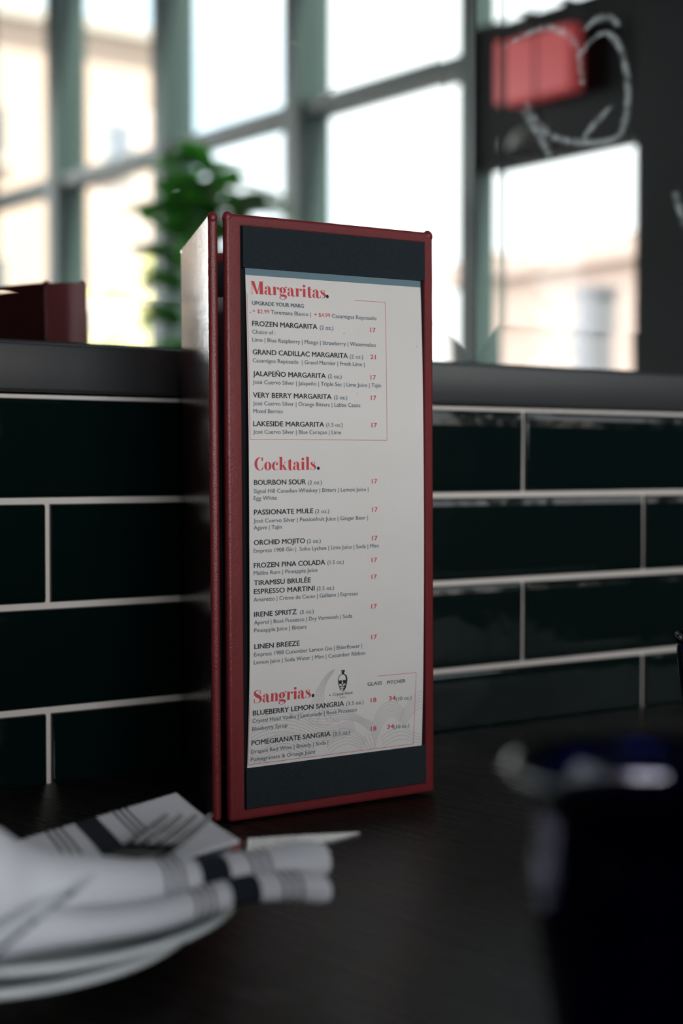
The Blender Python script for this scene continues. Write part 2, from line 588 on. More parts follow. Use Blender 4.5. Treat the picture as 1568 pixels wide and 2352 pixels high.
def ribbon(bm, pts, w, y, n=8, w_end=0.4):
    c = catmull([(x, 0, z) for x, z in pts], n)
    L = len(c)
    prev = None
    for k, p in enumerate(c):
        t = (c[min(k + 1, L - 1)] - c[max(k - 1, 0)]).normalized()
        nn = Vector((-t.z, 0, t.x))
        ww = w * (w_end + (1 - w_end) * math.sin(PI * k / (L - 1))) * (0.75 + 0.5 * random.random())
        a = bm.verts.new((p.x + nn.x * ww, y, p.z + nn.z * ww))
        b = bm.verts.new((p.x - nn.x * ww, y, p.z - nn.z * ww))
        if prev:
            bm.faces.new((prev[0], a, b, prev[1]))
        prev = (a, b)
M['smear'], nt_, b_ = new_mat('chalk_smear')
b_.inputs['Base Color'].default_value = (0.60, 0.66, 0.68, 1)
b_.inputs['Roughness'].default_value = 0.95
tc_ = nt_.nodes.new('ShaderNodeTexCoord')
ns_ = nt_.nodes.new('ShaderNodeTexNoise')
ns_.inputs['Scale'].default_value = 160
nt_.links.new(tc_.outputs['Object'], ns_.inputs['Vector'])
mr_ = nt_.nodes.new('ShaderNodeMapRange')
mr_.inputs['From Min'].default_value = 0.35
mr_.inputs['From Max'].default_value = 0.65
mr_.inputs['To Min'].default_value = 0.03
mr_.inputs['To Max'].default_value = 0.24
nt_.links.new(ns_.outputs['Fac'], mr_.inputs['Value'])
nt_.links.new(mr_.outputs['Result'], b_.inputs['Alpha'])

SCRAWL = [
 [(0.857, 1.312), (0.8831, 1.3269), (0.9078, 1.3354), (0.931, 1.3312), (0.9415, 1.3191), (0.9459, 1.2915)],
 [(0.9457, 1.3198), (0.9589, 1.3341), (0.976, 1.3419), (0.9918, 1.3331), (1.0008, 1.3122), (1.0032, 1.2871), (0.9946, 1.257), (0.9745, 1.2451), (0.9378, 1.2407), (0.9124, 1.2422), (0.8955, 1.2506), (0.8794, 1.2668)],
 [(0.9498, 1.3407), (0.963, 1.3521), (0.9802, 1.3565), (0.9917, 1.3506)],
 [(0.8774, 1.2606), (0.8997, 1.2361), (0.9084, 1.2247)],
 [(0.9462, 1.2433), (0.9636, 1.2612), (0.9813, 1.2775)],
 [(1.0646, 1.2101), (1.0718, 1.1946), (1.079, 1.1791)]]
bm = bmesh.new()
for c in SCRAWL:
    for dx in (-0.0016, 0.0016):
        ribbon(bm, [(x + dx, z + dx * 0.6) for x, z in c], 0.0024, MY - 0.0009)
s = link_mesh('chalk_scrawl', bm, M['smear'], m2)
s['label'] = 'looped pale chalk scrawl'
for c in ([(0.6346, 1.2819), (0.6440, 1.2812), (0.6526, 1.2794)], [(0.6628, 1.2425), (0.672, 1.247), (0.6813, 1.2498)],
          [(0.6669, 1.2465), (0.675, 1.243), (0.6834, 1.2454)], [(0.5347, 1.1551), (0.538, 1.1565), (0.5419, 1.1571)],
          [(0.5194, 1.283), (0.52, 1.2822), (0.5209, 1.2814)]):
    bm = bmesh.new()
    ribbon(bm, c, 0.0009, MY - 0.0009)
    link_mesh('smudge', bm, M['smear'], m1)

# ------------------------------------------------------------------ window wall
SILL, TR0, TR1, HEAD = 1.15, 2.085, 2.130, 3.40
MW, MD = 0.07, 0.125                   # mullion width along the wall, depth outwards
def wfn(a, b, z): return WO + WE * a + WN * b + Vector((0, 0, z))
UEND = 3.855                           # last opening ends here, solid wall beyond
bm = bmesh.new()
obox(bm, wfn, -1.6 * BAY, UEND * BAY, 0.0, 0.20, 0.0, SILL)
obox(bm, wfn, -1.6 * BAY, UEND * BAY, 0.0, 0.20, HEAD, 3.6)
obox(bm, wfn, UEND * BAY, 6.0 * BAY, -0.02, 0.20, 0.0, 3.6)
struct(link_mesh('wall_right', bm, M['darkframe']))
for k in range(-1, 4):
    a0 = k * BAY
    a1 = (k + 1) * BAY if k < 3 else UEND * BAY
    bm = bmesh.new()
    obox(bm, wfn, a0, a0 + MW, 0.0, MD, SILL, HEAD)
    obox(bm, wfn, a0 + 0.016, a0 + MW - 0.016, MD, MD + 0.03, SILL, HEAD)
    if k < 3:
        obox(bm, wfn, a0 + MW, a1, 0.02, MD, TR0, TR1)
    obox(bm, wfn, a0 + MW, a1, 0.02, MD, SILL, SILL + 0.05)
    obox(bm, wfn, a0 + MW, a1, 0.02, MD, HEAD - 0.05, HEAD)
    w = struct(link_mesh('window_%d' % (k + 5), bm, M['frame']))
    bm = bmesh.new()
    if k < 3:
        obox(bm, wfn, a0 + MW, a1, 0.085, 0.091, SILL + 0.05, TR0)
        obox(bm, wfn, a0 + MW, a1, 0.085, 0.091, TR1, HEAD - 0.05)
    else:
        obox(bm, wfn, a0 + MW, a1, 0.085, 0.091, SILL + 0.05, 1.79)
        obox(bm, wfn, a0 + MW, a1, 0.085, 0.091, 2.18, HEAD - 0.05)
    link_mesh('pane', bm, M['pane'], w)
bm = bmesh.new()                        # dark panel across the last opening
obox(bm, wfn, 3 * BAY + MW, UEND * BAY, 0.03, MD, 1.79, 2.18)
struct(link_mesh('trim_3', bm, M['darkframe']))

# red sign hung on that panel
bm = bmesh.new()
obox(bm, wfn, 3.30 * BAY, 3.60 * BAY, -0.035, 0.012, 1.93, 2.10)
bevel_all(bm, 0.006, 2)
sign = empty('hanging_sign', wfn(3.45 * BAY, -0.01, 1.93), 'blurred red box sign above the doorway, seen in the right mirror', 'sign')
def adopt(o, root):
    o.parent = root
    o.matrix_parent_inverse = Matrix.Translation(root.location).inverted()
bpy.context.view_layer.update()
o = link_mesh('sign_box', bm, M['redsign']); adopt(o, sign)
for a in (3.36, 3.54):
    bm = bmesh.new()
    obox(bm, wfn, a * BAY - 0.004, a * BAY + 0.004, -0.012, -0.004, 2.10, 2.18)
    obox(bm, wfn, a * BAY - 0.012, a * BAY + 0.012, -0.016, 0.031, 2.172, 2.18)
    o = link_mesh('bracket', bm, M['darkframe']); adopt(o, sign)

# little pendant lamp hanging in front of the doorway
lamp = empty('pendant_lamp', (2.223, -1.402, 1.64), 'small grey dome pendant lamp under the red sign, seen in the right mirror', 'lamp')
bm = bmesh.new()
lathe(bm, [(0.060, 0.0), (0.057, 0.016), (0.045, 0.034), (0.024, 0.046), (0.010, 0.050), (0.010, 0.047), (0.022, 0.043), (0.042, 0.031), (0.054, 0.014), (0.057, 0.0), (0.060, 0.0)], 40)
link_mesh('lamp_shade', bm, M['pot'], lamp, smooth=True)
bm = bmesh.new(); lathe(bm, [(0, 0.046), (0.0095, 0.046), (0.0095, 0.075), (0.004, 0.082), (0, 0.082)], 20)
link_mesh('holder', bm, M['darkframe'], lamp, smooth=True)
bm = bmesh.new(); lathe(bm, [(0, 0.080), (0.0025, 0.080), (0.0025, 1.96), (0, 1.96)], 10)
link_mesh('cord', bm, M['darkframe'], lamp, smooth=True)
bm = bmesh.new(); lathe(bm, [(0, 0.010), (0.014, 0.014), (0.018, 0.024), (0.012, 0.038), (0.008, 0.046), (0, 0.046)], 20)
link_mesh('bulb', bm, M['china'], lamp, smooth=True)

# potted rubber plant standing before the windows
PL = Vector((2.185, -2.77, 0))
plant = empty('potted_plant', PL, 'tall leafy green potted plant before the windows, seen in the mirror', 'plant')
bm = bmesh.new()
lathe(bm, [(0, 0), (0.13, 0), (0.145, 0.02), (0.175, 0.34), (0.185, 0.36), (0.17, 0.365), (0.16, 0.33), (0, 0.33)], 40)
link_mesh('pot', bm, M['pot'], plant, smooth=True)
bm = bmesh.new(); lathe(bm, [(0, 0.345), (0.08, 0.342), (0.157, 0.335)], 30)
link_mesh('soil', bm, M['soil'], plant)
bm = bmesh.new()
stems = []
for k in range(4):
    a = 2 * PI * k / 4 + 0.4
    p = [(0.02 * math.cos(a), 0.02 * math.sin(a), 0.34), (0.04 * math.cos(a), 0.04 * math.sin(a), 0.85),
         (0.07 * math.cos(a), 0.07 * math.sin(a), 1.30), (0.10 * math.cos(a), 0.10 * math.sin(a), 1.72 + 0.06 * (k % 2))]
    c = catmull(p, 6)
    stems.append(c)
    prev = None
    for i, q in enumerate(c):
        r = 0.010 * (1 - 0.55 * i / len(c))
        ring = [bm.verts.new((q.x + r * math.cos(t), q.y + r * math.sin(t), q.z)) for t in [2 * PI * j / 7 for j in range(7)]]
        if prev:
            for j in range(7):
                bm.faces.new((prev[j], prev[(j + 1) % 7], ring[(j + 1) % 7], ring[j]))
        prev = ring
link_mesh('stem', bm, M['stem'], plant, smooth=True)
bm = bmesh.new()
def leaf(bm, base, d, L, W):
    side = d.cross(Vector((0, 0, 1)))
    side = side.normalized() if side.length > 1e-3 else Vector((1, 0, 0))
    up = side.cross(d).normalized()
    prev = None
    for i in range(9):
        t = i / 8
        w = W * math.sin(PI * min(t * 0.92 + 0.05, 1.0)) ** 0.8
        c = base + d * (L * t) + Vector((0, 0, -0.30 * L * t * t))
        l = bm.verts.new(c - side * w + up * (0.25 * w)); m_ = bm.verts.new(c); r_ = bm.verts.new(c + side * w + up * (0.25 * w))
        if prev:
            bm.faces.new((prev[0], prev[1], m_, l)); bm.faces.new((prev[1], prev[2], r_, m_))
        prev = (l, m_, r_)
for c in stems:
    for i in range(9, len(c), 1):
        for rep in range(5):
            a = random.uniform(0, 2 * PI)
            d = Vector((math.cos(a), math.sin(a), random.uniform(0.2, 0.9))).normalized()
            leaf(bm, c[i], d, random.uniform(0.14, 0.21), random.uniform(0.044, 0.064))
lf = link_mesh('foliage', bm, M['leaf'], plant, smooth=True)

# ------------------------------------------------------------------ outside
bm = bmesh.new(); box(bm, -90, 90, -90, 30, -0.25, -0.15)
struct(link_mesh('ground', bm, M['asphalt']))
def building(name, x0, x1, y0, y1, h, m, label, rows, cols, roof_m, face='x', ov=0.25):
    b = empty(name, ((x0 + x1) / 2, (y0 + y1) / 2, -0.15), label, 'building')
    cx_, cy_ = (x0 + x1) / 2, (y0 + y1) / 2
    bm = bmesh.new(); box(bm, x0 - cx_, x1 - cx_, y0 - cy_, y1 - cy_, 0, h)
    link_mesh('wall', bm, m, b)
    bm = bmesh.new(); box(bm, x0 - cx_ - ov, x1 - cx_ + ov, y0 - cy_ - ov, y1 - cy_ + ov, h, h + 0.35)
    link_mesh('cornice', bm, roof_m, b)
    for r in range(rows):
        for c in range(cols):
            ya = y0 + (c + 0.5) * (y1 - y0) / cols - cy_
            za = 1.2 + r * (h - 1.0) / rows
            if face == 'y':
                xa = x0 + (c + 0.5) * (x1 - x0) / cols - cx_
                q = (xa - 0.5, xa + 0.5, y1 - cy_ - 0.02, y1 - cy_ + 0.06)
                r_ = (xa - 0.6, xa + 0.6, y1 - cy_ - 0.02, y1 - cy_ + 0.14)
            else:
                q = (x0 - cx_ - 0.06, x0 - cx_ + 0.02, ya - 0.55, ya + 0.55)
                r_ = (x0 - cx_ - 0.14, x0 - cx_ + 0.02, ya - 0.65, ya + 0.65)
            bm = bmesh.new(); box(bm, *q, za, za + 1.5)
            w_ = link_mesh('window', bm, M['stone'], b)
            bm = bmesh.new(); box(bm, *[v + d for v, d in zip(q, (0.12, -0.12, 0.12, -0.12))][:2], q[2] - 0.01, q[3] + 0.01, za + 0.12, za + 1.38) if face == 'y' else box(bm, q[0] - 0.01, q[1] + 0.01, q[2] + 0.12, q[3] - 0.12, za + 0.12, za + 1.38)
            link_mesh('pane', bm, M['cityglass'], w_)
            bm = bmesh.new(); box(bm, *r_, za - 0.14, za)
            link_mesh('window_sill', bm, M['stone'], b)
    return b
building('brick_building', 2, 20.2, -46, -36, 12.6, M['brick'], 'salmon brick building across the street, far left in the mirror', 3, 5, M['stone'], 'y')
building('low_shop', 15, 21, -17.6, -9.0, 3.9, M['stucco'], 'low pink building across the street, seen through the doorway in the mirror', 1, 3, M['stucco'])
cab = empty('street_post', (8.45, -7.62, -0.15), 'slim grey street post before the low pink building, seen in the right mirror', 'post')
bm = bmesh.new(); box(bm, -0.12, 0.12, -0.12, 0.12, 0, 2.46); bevel_all(bm, 0.015, 2)
link_mesh('body', bm, M['metalgrey'], cab)
bm = bmesh.new(); box(bm, -0.14, 0.14, -0.14, 0.14, 2.46, 2.51)
link_mesh('cap', bm, M['metalgrey'], cab)
def tree(loc, h, r, label, seed):
    rnd = random.Random(seed)
    t = empty('street_tree', loc, label, 'tree', 'autumn street trees')
    bm = bmesh.new()
    lathe(bm, [(0, 0), (0.13, 0), (0.09, h * 0.35), (0.05, h * 0.7), (0, h * 0.72)], 12)
    link_mesh('trunk', bm, M['bark'], t, smooth=True)
    bm = bmesh.new()
    for i in range(26):
        c = Vector((rnd.gauss(0, r * 0.42), rnd.gauss(0, r * 0.42), h * 0.68 + rnd.gauss(0, h * 0.13)))
        ret = bmesh.ops.create_icosphere(bm, subdivisions=2, radius=r * rnd.uniform(0.22, 0.42), matrix=Matrix.Translation(c))
        for v in ret['verts']:
            v.co += (v.co - c) * rnd.uniform(-0.25, 0.25)
    link_mesh('crown', bm, M['autumn'], t)
tree((12.0, -23.9, -0.15), 4.9, 1.2, 'yellow-green street tree nearest the restaurant windows', 3)
tree((13.3, -33.0, -0.15), 4.6, 1.1, 'yellow-green street tree close before the salmon brick building', 5)

# unseen bench added behind the viewer to block low front light
bench = empty('banquette_bench', (0.15, -1.42, 0.0), 'low upholstered bench on the near side of the table', 'bench')
bm = bmesh.new(); box(bm, -1.15, 1.15, -0.10, 0.0, 0.10, 0.97); bevel_all(bm, 0.03, 4)
link_mesh('backrest', bm, M['darkframe'], bench, smooth=False)
bm = bmesh.new(); box(bm, -1.15, 1.15, 0.001, 0.36, 0.36, 0.46); bevel_all(bm, 0.025, 4)
link_mesh('seat', bm, M['leather_out'], bench)
bm = bmesh.new(); box(bm, -1.12, 1.12, -0.08, 0.32, 0.0, 0.10)
link_mesh('plinth', bm, M['darkframe'], bench)
bm = bmesh.new(); box(bm, -1.10, 1.10, 0.001, 0.33, 0.101, 0.359)
link_mesh('base', bm, M['darkframe'], bench)
# ================================================================== table
table = empty('restaurant_table', (0.42, -0.3975, 0.0), 'dark espresso wood table with visible grain, against the tiled wall', 'table')
TZ = 0.75
bm = bmesh.new()
box(bm, -0.80, 0.80, -0.3925, 0.3925, TZ - 0.04, TZ)
bevel_all(bm, 0.003, 2)
link_mesh('tabletop', bm, M['wood'], table)
bm = bmesh.new()
lathe(bm, [(0, 0), (0.27, 0), (0.27, 0.012), (0.06, 0.03), (0.045, 0.06), (0.045, TZ - 0.08), (0.16, TZ - 0.055), (0.16, TZ - 0.04), (0, TZ - 0.04)], 40)
link_mesh('pedestal', bm, M['darkframe'], table, smooth=True)

# ================================================================== menu stand
MENU_A = Vector((0.43667, -0.16986, TZ + 0.0006))
menu = empty('menu_stand', MENU_A, 'red leather folding menu stand holding a drinks list, standing on the dark table', 'menu stand',
             rot=(0, -0.0058, 0))
PW, PH, PT = 0.1452, 0.3462, 0.0056       # board width, height, thickness

def frame_mat(origin, sdir):
    s = Vector((sdir[0], sdir[1], 0)).normalized()
    n = Vector((s.y, -s.x, 0))
    m = Matrix((s, n, Vector((0, 0, 1)))).transposed().to_4x4()   # local x = along, y = out of the insert face, z = up
    m.translation = Vector((origin[0], origin[1], 0.0)) - Vector((MENU_A.x, MENU_A.y, 0))
    return m

def xf(bm, mx):
    bmesh.ops.transform(bm, matrix=mx, verts=bm.verts)
    if mx.to_3x3().determinant() < 0:
        bmesh.ops.reverse_faces(bm, faces=bm.faces)

def cover(mx, rs0, rs1, rt0, rt1, label):
    """leather board with a recessed front: local x 0..PW, z 0..PH, y from -PT to 0"""
    bm = bmesh.new()
    def rect(x0, x1, z0, z1, y): return [bm.verts.new(p) for p in ((x0, y, z0), (x1, y, z0), (x1, y, z1), (x0, y, z1))]
    back = rect(0, PW, 0, PH, -PT)
    fr = rect(0, PW, 0, PH, 0.0)
    inn = rect(rs0, rs1, rt0, rt1, 0.0)
    low = rect(rs0 + 0.0002, rs1 - 0.0002, rt0 + 0.0002, rt1 - 0.0002, -0.0016)
    bm.faces.new(back)
    for a, b in ((back, fr), (fr, inn), (inn, low)):
        for k in range(4):
            bm.faces.new((a[k], a[(k + 1) % 4], b[(k + 1) % 4], b[k]))
    bm.faces.new(low)
    bmesh.ops.recalc_face_normals(bm, faces=bm.faces)
    outer = [e for e in bm.edges if all(v in set(back) | set(fr) for v in e.verts)]
    bmesh.ops.bevel(bm, geom=outer, offset=0.0022, segments=5, affect='EDGES', profile=0.5, clamp_overlap=True)
    inner = [e for e in bm.edges if len(e.link_faces) == 2 and all(abs(v.co.y) < 1e-6 and rs0 - 1e-4 <= v.co.x <= rs1 + 1e-4 and rt0 - 1e-4 <= v.co.z <= rt1 + 1e-4 for v in e.verts)]
    bmesh.ops.bevel(bm, geom=inner, offset=0.0004, segments=2, affect='EDGES')
    # gathered leather at the four corners
    for cx_ in (0.0026, PW - 0.0026):
        for cz_ in (0.0026, PH - 0.0024):
            bmesh.ops.create_uvsphere(bm, u_segments=14, v_segments=10, radius=1.0,
                matrix=Matrix.Translation((cx_, -PT / 2, cz_)) @ Matrix.Diagonal((0.0034, PT / 2 + 0.0003, 0.0038, 1) if cz_ > 0.1 else (0.0026, PT / 2, 0.0026, 1)))
    # slightly uneven hand-wrapped edges
    from mathutils import noise
    for v in bm.verts:
        q = noise.noise(Vector((v.co.x * 60, v.co.y * 200, v.co.z * 25)))
        v.co.x += 0.0004 * q
    bm.normal_update()
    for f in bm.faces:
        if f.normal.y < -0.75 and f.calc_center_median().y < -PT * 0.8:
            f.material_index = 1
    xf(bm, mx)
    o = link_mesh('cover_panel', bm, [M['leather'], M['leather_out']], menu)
    smooth_by_angle(o, 50)
    if label: o['label'] = label
    return o

def pockets(mx, par, s0, s1):
    for z0, z1, nm in ((0.0068, 0.0302, 'pocket_strip'), (0.3160, 0.3397, 'pocket_strip')):
        bm = bmesh.new()
        box(bm, s0, s1, -0.0014, 0.00085, z0, z1)
        bevel_all(bm, 0.0003, 2)
        xf(bm, mx)
        link_mesh(nm, bm, M['linen'], par)
    bm = bmesh.new()
    box(bm, s0 - 0.0015, s1 + 0.0008, -0.0018, -0.0013, 0.0068, 0.3396)
    xf(bm, mx)
    link_mesh('backing', bm, M['board'], par)

T0, T1 = 0.029, 0.3165
def bow(t):
    q = min(max((t - T0) / (T1 - T0), 0), 1)
    return -0.0001 + 0.0005 * min(1, 8 * q * (1 - q)) + 0.0026 * 4 * q * (1 - q)
S_L = [(0.029, 0.0115), (0.06, 0.0120), (0.09, 0.0124), (0.16, 0.0122), (0.22, 0.0124), (0.3165, 0.0124)]
def s_left(t):
    for (a, x), (b, y) in zip(S_L, S_L[1:]):
        if t <= b:
            return x + (y - x) * max(0, (t - a) / (b - a))
    return S_L[-1][1]
def sheet(mx, par, name='menu_sheet', y_extra=0.0):
    bm = bmesh.new()
    n = 60
    prev = None
    for i in range(n + 1):
        t = T0 + (T1 - T0) * i / n
        y = bow(t) + y_extra
        a = bm.verts.new((s_left(t), y, t)); b = bm.verts.new((0.1352, y, t))
        if prev: bm.faces.new((prev[0], prev[1], b, a))
        prev = (a, b)
    xf(bm, mx)
    o = link_mesh(name, bm, M['paper'], par, smooth=False)
    return o

MF = frame_mat((0.43667, -0.16986), (0.99959, -0.0286))
front = cover(MF, 0.0094, 0.1384, 0.0062, 0.3398, 'red leather front panel with charcoal linen pockets')
pockets(MF, front, 0.0106, 0.1382)
page = sheet(MF, menu)
page['label'] = 'cream printed drinks list'

ML = frame_mat((0.4346, -0.1645), (0.385, 0.923))
left = cover(ML, 0.0068, 0.1370, 0.0062, 0.3398, 'left leather panel, worn glossy outside')
pockets(ML, left, 0.0080, 0.1365)
sl = sheet(ML, left, 'insert_sheet')
MB_ = frame_mat((0.5075, -0.0150), (0.433, -0.901))
backp = cover(MB_, 0.0068, 0.1370, 0.0062, 0.3398, 'rear leather panel facing the wall')
pockets(MB_, backp, 0.0080, 0.1365)
sheet(MB_, backp, 'insert_sheet')

def spine(p0, p1, p2, label=None):
    """thin leather hinge strip bent through three plan points"""
    bm = bmesh.new()
    pts = catmull([Vector((*p0, 0)), Vector((*p1, 0)), Vector((*p2, 0))], 8)
    nz = 12
    grid = []
    for i, p in enumerate(pts):
        t = (pts[min(i + 1, len(pts) - 1)] - pts[max(i - 1, 0)]).normalized()
        nn = Vector((t.y, -t.x, 0))
        colv = []
        for sgn in (0.0006, -0.0006):
            for j in range(nz + 1):
                z = 0.001 + (PH - 0.002) * j / nz
                colv.append(bm.verts.new(p + nn * sgn + Vector((-MENU_A.x, -MENU_A.y, z))))
        grid.append(colv)
    for a, b in zip(grid, grid[1:]):
        for h in (0, nz + 1):
            for j in range(nz):
                bm.faces.new((a[h + j], b[h + j], b[h + j + 1], a[h + j + 1]))
        for j in (0, nz):
            bm.faces.new((a[j], b[j], b[nz + 1 + j], a[nz + 1 + j]))
    for g in (grid[0], grid[-1]):
        for j in range(nz):
            bm.faces.new((g[j], g[j + 1], g[nz + 2 + j], g[nz + 1 + j]))
    bmesh.ops.recalc_face_normals(bm, faces=bm.faces)
    link_mesh('spine', bm, M['leather'], menu, smooth=False)
le = ML @ Vector((PW, -PT + 0.001, 0)); be = MB_ @ Vector((0, -PT + 0.001, 0))
bb_ = MB_ @ Vector((PW, -PT + 0.001, 0)); fe = MF @ Vector((PW, -PT + 0.0008, 0))
OA = Vector((MENU_A.x, MENU_A.y))
spine(le.to_2d() + OA, (le.to_2d() + be.to_2d()) / 2 + OA + Vector((0.001, 0.0035)), be.to_2d() + OA)
spine(bb_.to_2d() + OA, (bb_.to_2d() + fe.to_2d()) / 2 + OA + Vector((0.003, 0.001)), fe.to_2d() + OA)

# ------------------------------------------------------------------ printing on the drinks list
def put(bm_dst, polys, eps):
    """polys: lists of (s, t) in metres on the sheet"""
    for poly in polys:
        try:
            bm_dst.faces.new([bm_dst.verts.new((s, bow(t) + 0.00002 + eps, t)) for s, t in poly])
        except ValueError:
            pass
    return bm_dst

def text(bm_dst, body, s0, t0, s1, cap, bold=0.0, eps=0.00008):
    cu = bpy.data.curves.new('lettering', 'FONT')
    cu.body = body
    cu.size = 1.0
    cu.resolution_u = 3
    ob = bpy.data.objects.new('lettering', cu)
    COL.objects.link(ob)
    dg = bpy.context.evaluated_depsgraph_get()
    dg.update()
    me = bpy.data.meshes.new_from_object(ob.evaluated_get(dg))
    xs = [v.co.x for v in me.vertices]
    x0, x1 = min(xs), max(xs)
    kx = (s1 - s0) / (x1 - x0)
    ky = cap / 0.682
    # heavier weights: the same outline pressed again a hair to either side
    shifts = ((0, 0),) if bold <= 0 else ((-bold, 0), (bold, 0), (0, bold * 0.5), (0, -bold * 0.5))
    for n_, (dx, dz) in enumerate(shifts):
        vs = []
        for v in me.vertices:
            s = s0 + (v.co.x - x0) * kx + dx * ky
            t = t0 + v.co.y * ky + dz * ky
            vs.append(bm_dst.verts.new((s, bow(t) + 0.00002 + eps + n_ * 2e-6, t)))
        for p in me.polygons:
            try:
                bm_dst.faces.new([vs[i] for i in p.vertices])
            except ValueError:
                pass
    bpy.data.objects.remove(ob)
    bpy.data.curves.remove(cu)
    bpy.data.meshes.remove(me)

LINES = [
('H', 'Margaritas', 15.8, 301.5, 66.3),
('D', '.', 66.3, 301.7, 68.2),
('U', 'UPGRADE YOUR MARG', 16.3, 295.2, 50.8),
('R', '+ $2.99', 16.5, 290.6, 27.4),
('T', 'Teremana Blanco |', 28.5, 290.5, 55.4),
('R', '+ $4.99', 57.8, 290.6, 68.8),
('T', 'Casamigos Reposado', 70.1, 290.4, 101.7),
('I', 'FROZEN MARGARITA', 16.0, 283.2, 59.6),
('T', '(2 oz.)', 61.4, 283.2, 70.8),
('P', '17', 97.2, 283.1, 100.9),
('T', 'Choice of :', 15.9, 278.8, 31.1),
('T', 'Lime | Blue Raspberry | Mango | Strawberry | Watermelon', 15.8, 274.3, 100.7),
('I', 'GRAND CADILLAC MARGARITA', 15.9, 267.0, 80.5),
('T', '(2 oz.)', 82.0, 266.9, 91.5),
('P', '21', 96.8, 266.9, 100.6),
('T', 'Casamigos Reposado  | Grand Marnier | Fresh Lime |', 15.8, 262.5, 92.4),
('I', 'JALAPEÑO MARGARITA', 15.8, 254.7, 64.8),
('T', '(2 oz.)', 66.5, 254.8, 75.9),
('P', '17', 96.7, 254.7, 100.4),
('T', 'José Cuervo Silver | Jalapeño | Triple Sec | Lime Juice | Tajin', 15.6, 250.2, 104.1),
('I', 'VERY BERRY MARGARITA', 15.6, 242.5, 68.6),
('T', '(2 oz.)', 70.4, 242.5, 79.7),
('P', '17', 96.7, 242.5, 100.5),
('T', 'José Cuervo Silver | Orange Bitters | Labbe Cassis', 15.5, 238.1, 88.9),
('T', 'Mixed Berries', 15.6, 233.7, 35.1),
('I', 'LAKESIDE MARGARITA', 15.5, 226.2, 63.2),
('T', '(1.5 oz.)', 64.7, 226.3, 76.1),
('P', '17', 96.9, 226.1, 100.7),
('T', 'José Cuervo Silver | Blue Curaçao | Lime', 15.4, 221.9, 75.1),
('H', 'Cocktails', 15.9, 201.0, 57.4),
('D', '.', 57.9, 200.9, 59.9),
('I', 'BOURBON SOUR', 15.6, 192.7, 50.2),
('T', '(2 oz.)', 51.7, 192.6, 61.2),
('P', '17', 96.7, 192.5, 100.5),
('T', 'Signal Hill Canadian Whiskey | Bitters | Lemon Juice |', 15.3, 188.0, 94.1),
('T', 'Egg White', 15.3, 184.0, 30.6),
('I', 'PASSIONATE MULE', 15.4, 175.7, 55.1),
('T', '(2 oz.)', 56.5, 175.6, 66.2),
('P', '17', 96.8, 175.6, 100.7),
('T', 'José Cuervo Silver | Passionfruit Juice | Ginger Beer |', 15.1, 171.1, 93.6),
('T', 'Agave | Tajin', 15.1, 167.2, 33.7),
('I', 'ORCHID MOJITO', 15.2, 158.4, 49.3),
('T', '(2 oz.)', 50.8, 158.3, 60.2),
('P', '17', 96.8, 158.4, 100.5),
('T', 'Empress 1908 Gin |  Soho Lychee | Lime Juice | Soda | Mint', 15.0, 154.0, 101.7),
('I', 'FROZEN PINA COLADA', 15.1, 145.3, 63.2),
('T', '(1.5 oz.)', 64.9, 145.3, 76.3),
('P', '17', 96.4, 145.3, 100.2),
('T', 'Malibu Rum | Pineapple Juice', 15.0, 141.2, 57.9),
('I', 'TIRAMISU BRULÉE', 15.1, 135.3, 53.2),
('P', '17', 96.3, 135.2, 100.0),
('I', 'ESPRESSO MARTINI', 15.1, 130.3, 55.9),
('T', '(2.5 oz.)', 57.5, 130.2, 69.5),
('T', 'Amaretto | Crème de Cacao | Galliano | Espresso', 14.9, 126.0, 86.4),
('I', 'IRENE SPRITZ', 15.2, 117.2, 43.6),
('T', '(5 oz.)', 46.0, 117.1, 55.3),
('P', '17', 96.2, 117.3, 100.1),
('T', 'Aperol | Rosé Prosecco | Dry Vermouth | Soda', 15.2, 112.8, 82.4),
('T', 'Pineapple Juice | Bitters', 15.2, 108.3, 50.4),
('I', 'LINEN BREEZE', 15.4, 98.7, 45.7),
('P', '17', 96.3, 98.8, 100.2),
('T', 'Empress 1908 Cucumber Lemon Gin | Elderflower |', 15.2, 94.4, 89.5),
('T', 'Lemon Juice | Soda Water | Mint | Cucumber Ribbon', 15.1, 89.9, 92.0),
('H', 'Sangrias', 15.0, 67.4, 53.7),
('D', '.', 54.1, 67.4, 56.1),
('I', 'BLUEBERRY LEMON SANGRIA', 14.7, 60.4, 77.0),
('T', '(3.5 oz.)', 78.7, 60.2, 91.1),
('P', '18', 96.3, 60.5, 100.4),
('P', '34', 109.7, 60.4, 114.6),
('T', '(10 oz.)', 114.9, 59.8, 126.5),
('T', 'Crystal Head Vodka | Lemonade | Rosé Prosecco', 14.5, 56.1, 86.3),
('T', 'Blueberry Syrup', 14.4, 51.5, 37.8),
('I', 'POMEGRANATE SANGRIA', 14.1, 43.1, 67.8),
('T', '(3.5 oz.)', 69.6, 42.8, 81.6),
('P', '18', 96.8, 43.0, 100.8),
('P', '34', 108.8, 43.1, 113.7),
('T', '(10 oz.)', 113.8, 42.6, 125.3),
('T', 'Dragani Red Wine | Brandy | Soda |', 13.9, 38.3, 66.3),
('T', 'Pomegranate & Orange Juice', 13.7, 33.8, 57.3),
('G', 'GLASS', 93.8, 70.8, 104.2),
('G', 'PITCHER', 108.1, 70.6, 121.8),
('L', 'Crystal Head', 69.1, 66.9, 82.9),
('V', 'VODKA', 73.7, 65.0, 78.1),
]
CAPS = {'I': (2.80, 0.030), 'T': (2.25, 0.014), 'P': (2.65, 0.026), 'R': (2.2, 0.014), 'U': (2.15, 0.040), 'G': (2.0, 0.022), 'L': (1.75, 0.012), 'V': (0.9, 0.0)}
